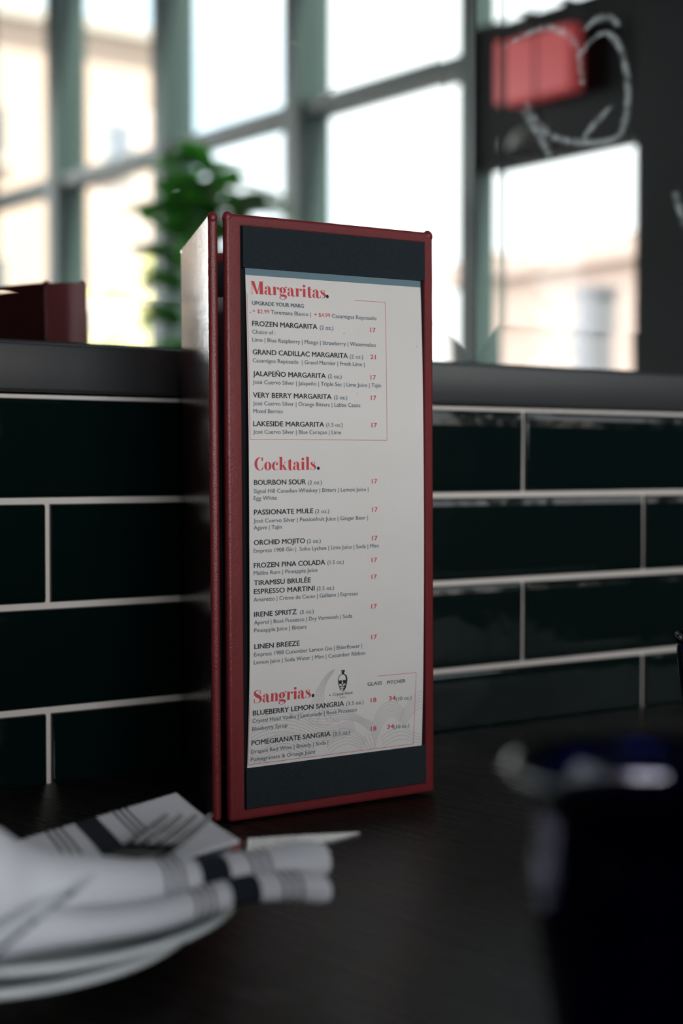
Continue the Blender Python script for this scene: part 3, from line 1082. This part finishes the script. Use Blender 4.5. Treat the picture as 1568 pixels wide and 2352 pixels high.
INK_OF = {'I': 'black', 'T': 'slate', 'P': 'red', 'R': 'red', 'U': 'slate', 'G': 'black', 'L': 'black', 'V': 'black'}

# fat-face headline letters, drawn from stems, hairlines, bowls and ball terminals (cap height 1)
def arc(cx, cy, rx, ry, a0, a1, n=20):
    return [(cx + rx * math.cos(math.radians(a0 + (a1 - a0) * i / n)), cy + ry * math.sin(math.radians(a0 + (a1 - a0) * i / n))) for i in range(n + 1)]
def rect(x0, x1, y0, y1): return [[(x0, y0), (x1, y0), (x1, y1), (x0, y1)]]
def disc(cx, cy, rx, ry=None): return [arc(cx, cy, rx, ry or rx, 0, 360, 20)[:-1]]
def band(o, i):                                  # quads between two outlines of equal length
    return [[o[k], o[k + 1], i[k + 1], i[k]] for k in range(len(o) - 1)]
def ring(cx, cy, rx, ry, ix, iy, a0=0, a1=360, dx=0.0): return band(arc(cx, cy, rx, ry, a0, a1, 28), arc(cx + dx, cy, ix, iy, a0, a1, 28))
def stroke(pts, ws, n=8):
    c = catmull([(x, y, 0) for x, y in pts], n)
    w = catmull([(x, 0, 0) for x in ws], n)
    L = len(c); a = []; b = []
    for k, p in enumerate(c):
        t = (c[min(k + 1, L - 1)] - c[max(k - 1, 0)]).normalized()
        h = w[k].x / 2
        a.append((p.x - t.y * h, p.y + t.x * h)); b.append((p.x + t.y * h, p.y - t.x * h))
    return band(a, b)
HL = 0.026
XH = 0.66
def g_M(): return (rect(0.0, 0.16, 0, HL) + rect(0.06, 0.09, 0, 1) + [[(0.0, 1), (0.26, 1), (0.53, 0.0), (0.38, 0.0)]] +
                   [[(0.50, 0.0), (0.44, 0.0), (0.66, 1), (0.70, 1)]] + rect(0.64, 0.90, 0, 1) + rect(0.58, 0.96, 0, HL) + rect(0.66, 0.96, 1 - HL, 1) + rect(0.0, 0.1, 1 - HL, 1)), 1.0
def g_a(): return (disc(0.12, 0.50, 0.085, 0.085) + stroke([(0.06, 0.55), (0.14, 0.63), (0.24, 0.65), (0.33, 0.60), (0.37, 0.50)], [0.05, 0.03, 0.05, 0.12, 0.2]) +
                   rect(0.28, 0.47, 0.10, 0.54) + stroke([(0.38, 0.12), (0.44, 0.02), (0.55, 0.03), (0.58, 0.09)], [0.18, 0.12, 0.04, 0.02]) +
                   ring(0.15, 0.17, 0.15, 0.18, 0.045, 0.15, 80, 290, 0.05) + stroke([(0.17, 0.35), (0.24, 0.37), (0.31, 0.40)], [0.03, 0.025, 0.025]) + stroke([(0.19, 0.005), (0.26, 0.04), (0.31, 0.10)], [0.02, 0.025, 0.03])), 0.60
def g_r(): return (rect(0.07, 0.27, 0, XH) + rect(0, 0.35, 0, HL) + rect(0, 0.1, XH - HL, XH) + stroke([(0.25, 0.42), (0.30, 0.58), (0.38, 0.645), (0.46, 0.62)], [0.02, 0.025, 0.03, 0.06]) +
                   disc(0.45, 0.54, 0.085, 0.09)), 0.54
def g_g(): return (ring(0.25, 0.42, 0.25, 0.245, 0.06, 0.215) + stroke([(0.40, 0.60), (0.45, 0.70), (0.52, 0.74)], [0.03, 0.025, 0.03]) + disc(0.535, 0.665, 0.055, 0.06) +
                   stroke([(0.14, 0.22), (0.06, 0.15), (0.07, 0.06), (0.20, 0.01), (0.36, 0.0), (0.48, -0.07), (0.47, -0.19), (0.34, -0.28), (0.20, -0.30), (0.06, -0.24), (0.03, -0.14), (0.12, -0.05)],
                          [0.025, 0.04, 0.10, 0.18, 0.20, 0.16, 0.08, 0.04, 0.03, 0.05, 0.08, 0.03])), 0.60
def g_i(): return (rect(0.07, 0.27, 0, XH) + rect(0, 0.34, 0, HL) + rect(0, 0.1, XH - HL, XH) + disc(0.17, 0.87, 0.105, 0.11)), 0.37
def g_t(): return ([[(0.09, 0.12), (0.29, 0.12), (0.29, 0.86), (0.22, 0.84), (0.09, 0.80)]] + rect(0.0, 0.42, XH - HL, XH) +
                   stroke([(0.19, 0.14), (0.22, 0.03), (0.32, 0.01), (0.40, 0.05), (0.43, 0.12)], [0.20, 0.14, 0.05, 0.025, 0.02])), 0.44
def g_s(): return (stroke([(0.36, 0.47), (0.35, 0.58), (0.25, 0.645), (0.14, 0.63), (0.09, 0.54), (0.15, 0.44), (0.28, 0.34), (0.38, 0.24), (0.38, 0.12), (0.28, 0.03), (0.15, 0.015), (0.06, 0.07), (0.035, 0.19)],
                          [0.02, 0.02, 0.025, 0.05, 0.11, 0.17, 0.20, 0.17, 0.10, 0.045, 0.025, 0.02, 0.02]) + [[(0.32, 0.46), (0.375, 0.46), (0.375, 0.655), (0.345, 0.655)]] + [[(0.03, 0.0), (0.06, 0.0), (0.08, 0.2), (0.025, 0.2)]]), 0.47
def g_C(): return (ring(0.42, 0.5, 0.42, 0.52, 0.26, 0.49, 62, 298, 0.05) + [[(0.56, 0.72), (0.63, 0.70), (0.66, 1.0), (0.62, 1.0), (0.52, 0.94)]] + [[(0.50, 0.02), (0.62, 0.06), (0.68, 0.30), (0.65, 0.30), (0.56, 0.12)]]), 0.74
def g_o(): return ring(0.27, 0.325, 0.27, 0.345, 0.085, 0.315), 0.58
def g_c(): return (ring(0.26, 0.325, 0.26, 0.345, 0.12, 0.315, 50, 318, 0.05) + disc(0.38, 0.48, 0.085, 0.09) + stroke([(0.27, 0.655), (0.37, 0.63), (0.43, 0.54)], [0.03, 0.04, 0.05])), 0.52
def g_k(): return (rect(0.07, 0.27, 0, 1.04) + rect(0, 0.34, 0, HL) + rect(0, 0.1, 1.04 - HL, 1.04) + [[(0.26, 0.26), (0.29, 0.24), (0.52, XH), (0.48, XH)]] +
                   [[(0.28, 0.36), (0.37, 0.46), (0.62, 0.0), (0.42, 0.0)]] + rect(0.38, 0.66, 0, HL) + rect(0.40, 0.60, XH - HL, XH)), 0.66
def g_l(): return (rect(0.07, 0.27, 0, 1.04) + rect(0, 0.34, 0, HL) + rect(0, 0.1, 1.04 - HL, 1.04)), 0.37
def g_n(): return (rect(0.07, 0.26, 0, XH) + rect(0, 0.33, 0, HL) + rect(0, 0.1, XH - HL, XH) + rect(0.40, 0.59, 0, 0.5) + rect(0.35, 0.66, 0, HL) +
                   stroke([(0.25, 0.45), (0.31, 0.59), (0.40, 0.635), (0.47, 0.60), (0.495, 0.48)], [0.02, 0.03, 0.07, 0.15, 0.19])), 0.68
def g_S(): return (stroke([(0.52, 0.70), (0.50, 0.88), (0.38, 0.985), (0.22, 0.98), (0.11, 0.87), (0.14, 0.70), (0.30, 0.56), (0.48, 0.44), (0.56, 0.27), (0.49, 0.10), (0.34, 0.015), (0.18, 0.02), (0.08, 0.12), (0.05, 0.30)],
                          [0.02, 0.02, 0.03, 0.06, 0.14, 0.22, 0.27, 0.25, 0.18, 0.09, 0.04, 0.025, 0.025, 0.02]) + [[(0.47, 0.68), (0.54, 0.68), (0.54, 1.0), (0.50, 1.0)]] + [[(0.03, 0.0), (0.07, 0.0), (0.11, 0.32), (0.03, 0.32)]]), 0.70
GL = {'M': g_M, 'a': g_a, 'r': g_r, 'g': g_g, 'i': g_i, 't': g_t, 's': g_s, 'C': g_C, 'o': g_o, 'c': g_c, 'k': g_k, 'l': g_l, 'n': g_n, 'S': g_S}
def heading(bm, word, s0, t0, s1, cap):
    x = 0.0
    polys = []
    for ch in word:
        p, adv = GL[ch]()
        polys += [[(x + a, b) for a, b in q] for q in p]
        x += adv
    w = max(a for q in polys for a, _ in q)
    kx = (s1 - s0) / w
    for n_, q in enumerate(polys):
        put(bm, [[(s0 + a * kx, t0 + b * cap) for a, b in q]], 0.00008 + (n_ % 7) * 1e-6)

def sub(bm, name, m, par=None, label=None):
    for f in bm.faces:
        f.normal_update()
        if f.normal.y > 0: f.normal_flip()
    for v in bm.verts: v.co.y = v.co.y      # local y already points out of the sheet
    xf(bm, MF)
    o = link_mesh(name, bm, m, par or page)
    if label: o['label'] = label
    return o
NAMES = {'H': 'heading', 'D': 'full_stop', 'I': 'drink_name', 'T': 'description', 'P': 'price', 'R': 'price', 'U': 'subheading', 'G': 'column_heading', 'L': 'emblem_lettering', 'V': 'emblem_lettering'}
for c, body, s0, t0, s1 in LINES:
    lb = bmesh.new()
    s0, t0, s1 = s0 / 1000, t0 / 1000, s1 / 1000
    if c == 'H':
        heading(lb, body, s0, t0, s1, 0.0073)
        mm = M['ink_red']
    elif c == 'D':
        put(lb, [[((s0 + s1) / 2 + 0.00098 * math.cos(2 * PI * k / 20), t0 + 0.0010 + 0.00102 * math.sin(2 * PI * k / 20)) for k in range(20)]], 0.00008)
        mm = M['ink_black']
    else:
        cap, bold = CAPS[c]
        text(lb, body, s0, t0, s1, cap / 1000, bold)
        mm = M['ink_' + INK_OF[c]]
    sub(lb, NAMES[c], mm)

# red rules round the first and last sections
def rule(pts, w=0.00026):
    rl = bmesh.new()
    for (x0, z0), (x1, z1) in zip(pts, pts[1:]):
        n = max(1, int(math.hypot(x1 - x0, z1 - z0) / 4))
        L = math.hypot(x1 - x0, z1 - z0); nx, nz = -(z1 - z0) / L * w / 2, (x1 - x0) / L * w / 2
        for k in range(n):
            a, b = k / n, (k + 1) / n
            xa, za, xb, zb = (x0 + (x1 - x0) * a) / 1000, (z0 + (z1 - z0) * a) / 1000, (x0 + (x1 - x0) * b) / 1000, (z0 + (z1 - z0) * b) / 1000
            put(rl, [[(xa + nx, za + nz), (xb + nx, zb + nz), (xb - nx, zb - nz), (xa - nx, za - nz)]], 0.00007)
    sub(rl, 'border_line', M['ink_red'])
rule([(13.1, 301.6), (13.2, 218.55), (108.0, 218.45), (108.5, 301.5), (86.1, 301.5)])
rule([(12.5, 70.5), (11.9, 32.1), (128.7, 31.8), (129.8, 76.0), (101.0, 76.2)])
bd = bmesh.new()
put(bd, [[(0.0124, 0.3120), (0.1352, 0.3120), (0.1352, 0.3163), (0.0124, 0.3163)]], 0.00004)
sub(bd, 'header_band', M['paper_band'], label='blue grey band')

# pale wave drawing behind the last section
wv = bmesh.new()
def inside(s, t): return (0.0124 + 0.0003 < s < 0.1347) and (0.0312 < t < 0.0835)
def wline(pts, w=0.00042, n=10):
    c = catmull([(x / 1000, z / 1000, 0) for x, z in pts], n)
    L = len(c)
    for k in range(L - 1):
        p, q = c[k], c[k + 1]
        if not (inside(p.x, p.y) and inside(q.x, q.y)): continue
        t = (q - p).normalized()
        h = w / 2
        put(wv, [[(p.x - t.y * h, p.y + t.x * h), (q.x - t.y * h, q.y + t.x * h), (q.x + t.y * h, q.y - t.x * h), (p.x + t.y * h, p.y - t.x * h)]], 0.00003 + (k % 3) * 2e-6)
def fan(a, b, n, w=0.00042):
    """lines blended between two guide curves"""
    for k in range(n):
        u = k / (n - 1)
        wline([(x0 + (x1 - x0) * u, z0 + (z1 - z0) * u) for (x0, z0), (x1, z1) in zip(a, b)], w)
fan([(70.5, 83), (64, 79.5), (58, 71.5), (54, 63.5), (47, 58.5), (36, 56)], [(69.5, 81.5), (65, 76), (62.5, 69), (63.5, 60), (68, 54), (74, 50.5)], 6, 0.0005)
fan([(12, 57), (24, 62), (38, 62), (50, 57), (60, 51), (72, 49), (84, 52)], [(12, 43), (22, 46), (34, 47), (46, 45), (58, 40), (72, 40), (86, 45)], 8)
fan([(62, 60), (72, 60.5), (80, 58), (90, 52), (98, 48.5)], [(52, 52), (64, 50), (76, 52), (86, 50), (97, 43)], 7)
fan([(97, 44), (101, 54), (107, 59), (115, 58.5), (122, 53)], [(100, 33), (104, 44), (109, 50), (114, 50), (119, 46)], 7)
fan([(97, 42), (99, 38), (101, 32)], [(90, 40), (92, 36), (96, 31)], 4)
fan([(60, 42), (68, 45.5), (78, 46.5), (87, 43), (94, 37)], [(68, 33), (74, 36), (80, 37), (86, 35), (91, 31.5)], 6)
fan([(24, 45), (32, 48), (42, 47), (50, 42), (58, 35)], [(20, 33), (28, 37), (36, 38), (44, 35), (52, 31.5)], 6)
fan([(118, 50), (124, 58), (130, 63), (136, 64)], [(120, 42), (126, 49), (131, 53), (136, 54)], 6)
fan([(104, 38), (112, 42), (120, 43), (128, 39), (136, 37)], [(106, 32), (114, 35), (122, 35.5), (129, 33), (136, 31.5)], 4)
fan([(12, 44), (16, 38), (24, 33)], [(12, 36), (15, 33.5), (19, 31.5)], 4)
sub(wv, 'wave_drawing', M['ink_pale'], label='pale grey wave line drawing')

# skull-shaped bottle emblem
lg = bmesh.new()
lw = bmesh.new()
def lp(dst, polys, e): put(dst, [[(x / 1000, z / 1000) for x, z in q] for q in polys], e)
lp(lg, [[(74.75, 80.5), (77.25, 80.5), (77.35, 81.9), (74.65, 81.9)]], 9e-5)
lp(lg, [[(75.1, 79.3), (76.9, 79.3), (76.8, 80.6), (75.2, 80.6)]], 9e-5)
lp(lw, [[(75.0, 80.9), (75.5, 80.9), (75.5, 81.6), (75.0, 81.6)]], 1.1e-4)
skull = [(75.9, 79.7), (74.2, 79.3), (73.0, 78.1), (72.45, 76.4), (72.6, 74.9), (72.9, 74.0), (72.75, 73.2), (73.5, 72.5), (73.6, 71.2), (74.2, 70.0), (75.3, 69.2), (76.4, 69.2), (77.5, 69.9),
         (78.2, 71.2), (78.4, 72.5), (79.0, 73.3), (78.9, 74.3), (79.25, 75.2), (79.2, 77.0), (78.6, 78.4), (77.4, 79.4)]
lp(lg, [skull], 9.2e-5)
lp(lw, [[(75.6, 79.3), (74.3, 78.9), (73.3, 77.8), (72.9, 76.3), (73.1, 75.5), (74.3, 76.0), (75.6, 75.5), (76.9, 76.0), (77.9, 75.6), (78.1, 76.8), (77.6, 78.2), (76.7, 79.0)]], 1.1e-4)   # brow
lp(lw, [[(73.2, 73.6), (74.4, 73.8), (75.2, 72.9), (75.2, 75.0), (75.6, 75.6), (76.0, 75.0), (76.4, 73.2), (77.6, 73.8), (78.1, 73.4), (77.4, 72.7), (76.4, 72.2), (74.6, 72.2), (73.7, 72.7)]], 1.12e-4)  # nose bridge and cheeks
lp(lw, [arc(75.5, 71.3, 1.55, 0.55, 0, 360, 20)[:-1], arc(75.5, 70.0, 0.95, 0.55, 0, 360, 16)[:-1]], 1.12e-4)
for ex in (74.4, 77.0):
    lp(lg, [arc(ex, 74.75, 0.95, 0.95, 0, 360, 20)[:-1]], 1.3e-4)
lp(lg, [[(75.8, 73.9), (76.5, 72.7), (75.1, 72.7)]], 1.3e-4)
for k in range(5):
    x = 74.5 + k * 0.46
    lp(lg, [[(x, 70.9), (x + 0.12, 70.9), (x + 0.12, 71.8), (x, 71.8)]], 1.3e-4)
sub(lg, 'emblem', M['ink_black'], label='black skull bottle emblem')
sub(lw, 'emblem', M['paper'])

# a few dark specks on the paper
for s, t, r in ((78.2, 281.5, .3), (15.0, 290.8, .35), (129, 273, .25), (131, 275.5, .3), (71, 269, .3), (87, 246, .25), (67, 67.5, .5), (111, 193, .22)):
    sp = bmesh.new()
    put(sp, [[(s / 1000 + r / 1000 * math.cos(2 * PI * k / 8), t / 1000 + r / 1000 * math.sin(2 * PI * k / 8)) for k in range(8)]], 0.00006)
    sub(sp, 'speck', M['ink_slate'])
# ================================================================== plates
def plate(loc, R, H, label):
    bm = bmesh.new()
    t = 0.0034
    prof = [(0, 0.0022), (0.44 * R, 0.0022), (0.46 * R, 0.0), (0.55 * R, 0.0), (0.57 * R, 0.0020), (0.70 * R, 0.0045), (0.985 * R, H - t), (R, H - t * 0.75),
            (R + 0.0006, H - t * 0.35), (R - 0.0003, H), (0.985 * R, H + 0.0002), (0.72 * R, 0.0090), (0.60 * R, 0.0060), (0, 0.0056)]
    lathe(bm, prof, 96)
    o = link_mesh('side_plate', bm, M['china'], smooth=True, loc=loc)
    return tag(o, label, 'plate', 'stacked white side plates')
plate((0.2316, -0.3170, TZ + 0.0003), 0.0872, 0.0155, 'white china plate resting on the table, lower of the stack')
plate((0.2443, -0.3200, TZ + 0.0075), 0.0935, 0.0180, 'white china plate directly under the napkin, upper of the stack')

# ================================================================== napkin
nap = empty('cloth_napkin', (0.26, -0.35, TZ + 0.02), 'white cotton napkin with black stripes, rolled round cutlery on the upper plate', 'napkin')
HEM = Vector((0.3525, -0.395, 0))
AX = Vector((0.979, -0.205, 0)).normalized()
def set_uv(bm, fn):
    uvl = bm.loops.layers.uv.new('UVMap')
    for f in bm.faces:
        for l in f.loops:
            l[uvl].uv = fn(l.vert.co)
def tube(st, aspect, extra, name, hem_d, slump=0.0, seed=1):
    from mathutils import noise
    bm = bmesh.new()
    c = catmull([(x, y, z) for x, y, z, h in st], 6)
    hs = catmull([(h, 0, 0) for x, y, z, h in st], 6)
    side = Vector((-AX.y, AX.x, 0))
    n = 40
    rings = []
    for k, (p, h) in enumerate(zip(c, hs)):
        h = h.x
        w = h * aspect + extra
        if k > len(c) - 4:
            w *= 0.93
        ring = []
        for j in range(n):
            a = 2 * PI * j / n
            sx = math.copysign(abs(math.cos(a)) ** 0.85, math.cos(a)) * w
            sz = math.copysign(abs(math.sin(a)) ** 0.85, math.sin(a)) * h
            q = p + side * sx + Vector((0, 0, sz))
            nz = noise.noise(Vector((q.x * 22 + seed, q.y * 45, q.z * 90)))
            q = q + Vector((0, 0, 1)) * nz * 0.0010 * (0.3 + max(0.0, math.sin(a)))
            ring.append(bm.verts.new(q))
        rings.append(ring)
    for a, b in zip(rings, rings[1:]):
        for j in range(n):
            bm.faces.new((a[j], a[(j + 1) % n], b[(j + 1) % n], b[j]))
    # open rolled end: the cloth turns inwards
    last = rings[-1]
    cen = c[-1]
    for sc, dx in ((0.80, 0.0), (0.45, -0.006), (0.12, -0.010)):
        ring = [bm.verts.new(cen + (v.co - cen) * sc + AX * dx) for v in last] if sc == 0.80 else [bm.verts.new(cen + (v.co - cen - AX * 0) * (sc / 0.80) + AX * dx) for v in base]
        if sc == 0.80: base = ring
        for j in range(n):
            bm.faces.new((last[j], last[(j + 1) % n], ring[(j + 1) % n], ring[j]))
        last = ring
    bm.faces.new(last)
    bm.faces.new(rings[0])
    bmesh.ops.recalc_face_normals(bm, faces=bm.faces)
    hd = HEM.dot(AX) if hem_d is None else hem_d
    set_uv(bm, lambda co: (hd - co.dot(AX), co.z))
    bmesh.ops.translate(bm, verts=bm.verts, vec=-nap.location)
    return link_mesh(name, bm, M['cloth'], nap, smooth=True)
UP = [(0.1300,-0.3560,0.7985,0.0240),(0.1973,-0.3700,0.7985,0.0240),(0.2133,-0.3720,0.7970,0.0222),(0.2197,-0.3722,0.7952,0.0202),(0.2270,-0.3722,0.7925,0.0174),(0.2394,-0.3728,0.7903,0.0150),
      (0.2527,-0.3725,0.7902,0.0117),(0.2749,-0.3773,0.7880,0.0094),(0.2960,-0.3819,0.7880,0.0080),(0.3229,-0.3881,0.7899,0.0078),(0.3413,-0.3925,0.7916,0.0074),(0.3491,-0.3944,0.7915,0.0060)]
LO = [(0.1300,-0.3840,0.7850,0.0095),(0.1950,-0.3880,0.7845,0.0092),(0.2150,-0.3890,0.7838,0.0084),(0.2310,-0.3900,0.7828,0.0074),(0.2440,-0.3920,0.7818,0.0066),(0.2656,-0.3985,0.7826,0.0056),
      (0.2861,-0.4010,0.7849,0.0050),(0.3053,-0.4036,0.7872,0.0048),(0.3213,-0.4072,0.7873,0.0056),(0.3329,-0.4100,0.7859,0.0064),(0.3384,-0.4113,0.7850,0.0052)]
tube(UP, 0.95, 0.004, 'roll', 0.4283)
tube(LO, 1.0, 0.003, 'folded_edge', 0.4353, seed=5)

# flat corner of the napkin behind the cutlery
bm = bmesh.new()
corner = [Vector((0.2400, -0.2940, 0.7890)), Vector((0.3619, -0.2441, 0.7905)), Vector((0.3397, -0.3420, 0.7900)), Vector((0.2600, -0.3640, 0.7885))]
NU, NV = 30, 18
grid = []
for layer in (0, 1):
    for i in range(NU + 1):
        for j in range(NV + 1):
            u, v = i / NU, j / NV
            p = (corner[0] * (1 - u) + corner[1] * u) * (1 - v) + (corner[3] * (1 - u) + corner[2] * u) * v
            z = 0.0012 * math.sin(u * 5.0) * math.sin(v * PI) - layer * 0.0016
            grid.append(bm.verts.new(p + Vector((0, 0, z))))
def gi(l, i, j): return grid[l * (NU + 1) * (NV + 1) + i * (NV + 1) + j]
for i in range(NU):
    for j in range(NV):
        bm.faces.new((gi(0, i, j), gi(0, i, j + 1), gi(0, i + 1, j + 1), gi(0, i + 1, j)))
        bm.faces.new((gi(1, i, j), gi(1, i + 1, j), gi(1, i + 1, j + 1), gi(1, i, j + 1)))
for i in range(NU):
    for j in (0, NV):
        bm.faces.new((gi(0, i, j), gi(0, i + 1, j), gi(1, i + 1, j), gi(1, i, j)))
for j in range(NV):
    for i in (0, NU):
        bm.faces.new((gi(0, i, j), gi(0, i, j + 1), gi(1, i, j + 1), gi(1, i, j)))
bmesh.ops.recalc_face_normals(bm, faces=bm.faces)
PD = Vector((0.9696, -0.2449, 0)).normalized()
set_uv(bm, lambda co: (0.4122 - co.dot(PD), co.y))
bmesh.ops.translate(bm, verts=bm.verts, vec=-nap.location)
fl = link_mesh('corner_flap', bm, M['cloth'], nap, smooth=True)
smooth_by_angle(fl, 50)

# ================================================================== cutlery
def strip(bm, st, th, fn):
    """flat bar along local x: st rows of (x, y_low, y_high, z)"""
    prev = None
    for x, y0, y1, z in st:
        r = [bm.verts.new(fn(x, y0, z)), bm.verts.new(fn(x, y1, z)), bm.verts.new(fn(x, y1, z + th)), bm.verts.new(fn(x, y0, z + th))]
        if prev:
            for k in range(4):
                bm.faces.new((prev[k], prev[(k + 1) % 4], r[(k + 1) % 4], r[k]))
        else:
            bm.faces.new(r)
        prev = r
    bm.faces.new(prev)
    bmesh.ops.recalc_face_normals(bm, faces=bm.faces)

kn = empty('table_knife', (0.2985, -0.3265, TZ + 0.034), 'steel table knife, blade tip poking out of the napkin towards the menu', 'knife', rot=(math.radians(2.0), 0, math.radians(-10)))
I3 = lambda x, y, z: Vector((x, y, z))
bm = bmesh.new()
st = []
for k in range(25):
    x = 0.022 + 0.083 * k / 24
    q = k / 24
    top = 0.0085 - 0.0150 * max(0, q - 0.25) ** 1.6
    low = -0.0130 + 0.0105 * max(0, (q - 0.35) / 0.65) ** 2.2
    if k == 24: top, low = (top + low) / 2 + 0.0008, (top + low) / 2 - 0.0008
    st.append((x, low, top, 0.0))
strip(bm, st, 0.0014, I3)
link_mesh('blade', bm, M['steel'], kn)
bm = bmesh.new()
strip(bm, [(-0.105, -0.0050, 0.0045, -0.0012), (-0.10, -0.0085, 0.0065, -0.0018), (-0.03, -0.0070, 0.0050, -0.0016), (0.005, -0.0045, 0.0025, -0.0008), (0.022, -0.0050, 0.0030, 0.0), (0.0245, -0.0085, 0.0050, 0.0)], 0.0040, I3)
bevel_all(bm, 0.0008, 2)
link_mesh('handle', bm, M['steel'], kn)

fk = empty('table_fork', (0.2650, -0.3700, TZ + 0.0470), 'steel table fork lying across the striped napkin flap, tines to the right', 'fork', rot=(math.radians(-3), math.radians(-2.0), math.radians(36)))
def fz(x):
    return -0.004 * math.sin(PI * min(max((x + 0.01) / 0.085, 0), 1)) + 0.0006
bm = bmesh.new()
hd_st = [(-0.012, -0.0035, 0.0035), (0.0, -0.0045, 0.0045), (0.008, -0.0085, 0.0085), (0.016, -0.0112, 0.0112), (0.026, -0.0122, 0.0122), (0.034, -0.0122, 0.0122)]
strip(bm, [(x, a, b, fz(x)) for x, a, b in hd_st], 0.0016, I3)
link_mesh('head', bm, M['steel'], fk)
for c in (-0.0105, -0.0035, 0.0035, 0.0105):
    bm = bmesh.new()
    st = []
    for k in range(13):
        x = 0.0335 + 0.038 * k / 12
        w = 0.0019 * (1 - 0.55 * (k / 12) ** 2)
        st.append((x, c - w, c + w, fz(x)))
    strip(bm, st, 0.0018, I3)
    bevel_all(bm, 0.0006, 2)
    link_mesh('tine', bm, M['steel'], fk)
bm = bmesh.new()
strip(bm, [(-0.13, -0.006, 0.006, -0.006), (-0.125, -0.0085, 0.0085, -0.006), (-0.07, -0.0045, 0.0045, -0.003), (-0.012, -0.0033, 0.0033, fz(-0.012))], 0.0020, I3)
link_mesh('handle', bm, M['steel'], fk)

# ================================================================== tumblers
def tumbler(loc, prof_out, th, base, label, name='glass_tumbler'):
    bm = bmesh.new()
    inner = [(max(r - th, 0.001), z) for r, z in reversed(prof_out) if z > base]
    r_in = inner[-1][0]
    rim_r, rim_z = prof_out[-1]
    prof = [(0, 0.002)] + [(prof_out[0][0] - 0.004, 0.0)] + prof_out + [(rim_r - th * 0.5, rim_z + th * 0.45)] + inner + [(r_in * 0.8, base + 0.0005), (0, base)]
    lathe(bm, prof, 80)
    o = link_mesh(name, bm, M['cobalt'], smooth=True, loc=loc)
    return tag(o, label, 'glass')
big = [(0.0270, 0.003), (0.0282, 0.020), (0.0296, 0.045), (0.0325, 0.0715), (0.0350, 0.086), (0.0372, 0.105), (0.0370, 0.115), (0.0360, 0.122), (0.0385, 0.128), (0.0440, 0.1315)]
tumbler((0.2720, -0.6640, TZ + 0.0003), big, 0.0026, 0.016, 'large cobalt blue drinking glass with flared lip, out of focus in the foreground')
small = [(0.0240, 0.003), (0.0250, 0.012), (0.0290, 0.045), (0.0330, 0.080), (0.0352, 0.1000), (0.0360, 0.1055)]
tumbler((0.6925, -0.3180, TZ + 0.0003), small, 0.0022, 0.012, 'dark blue drinking glass cut off by the right edge, behind the large glass')
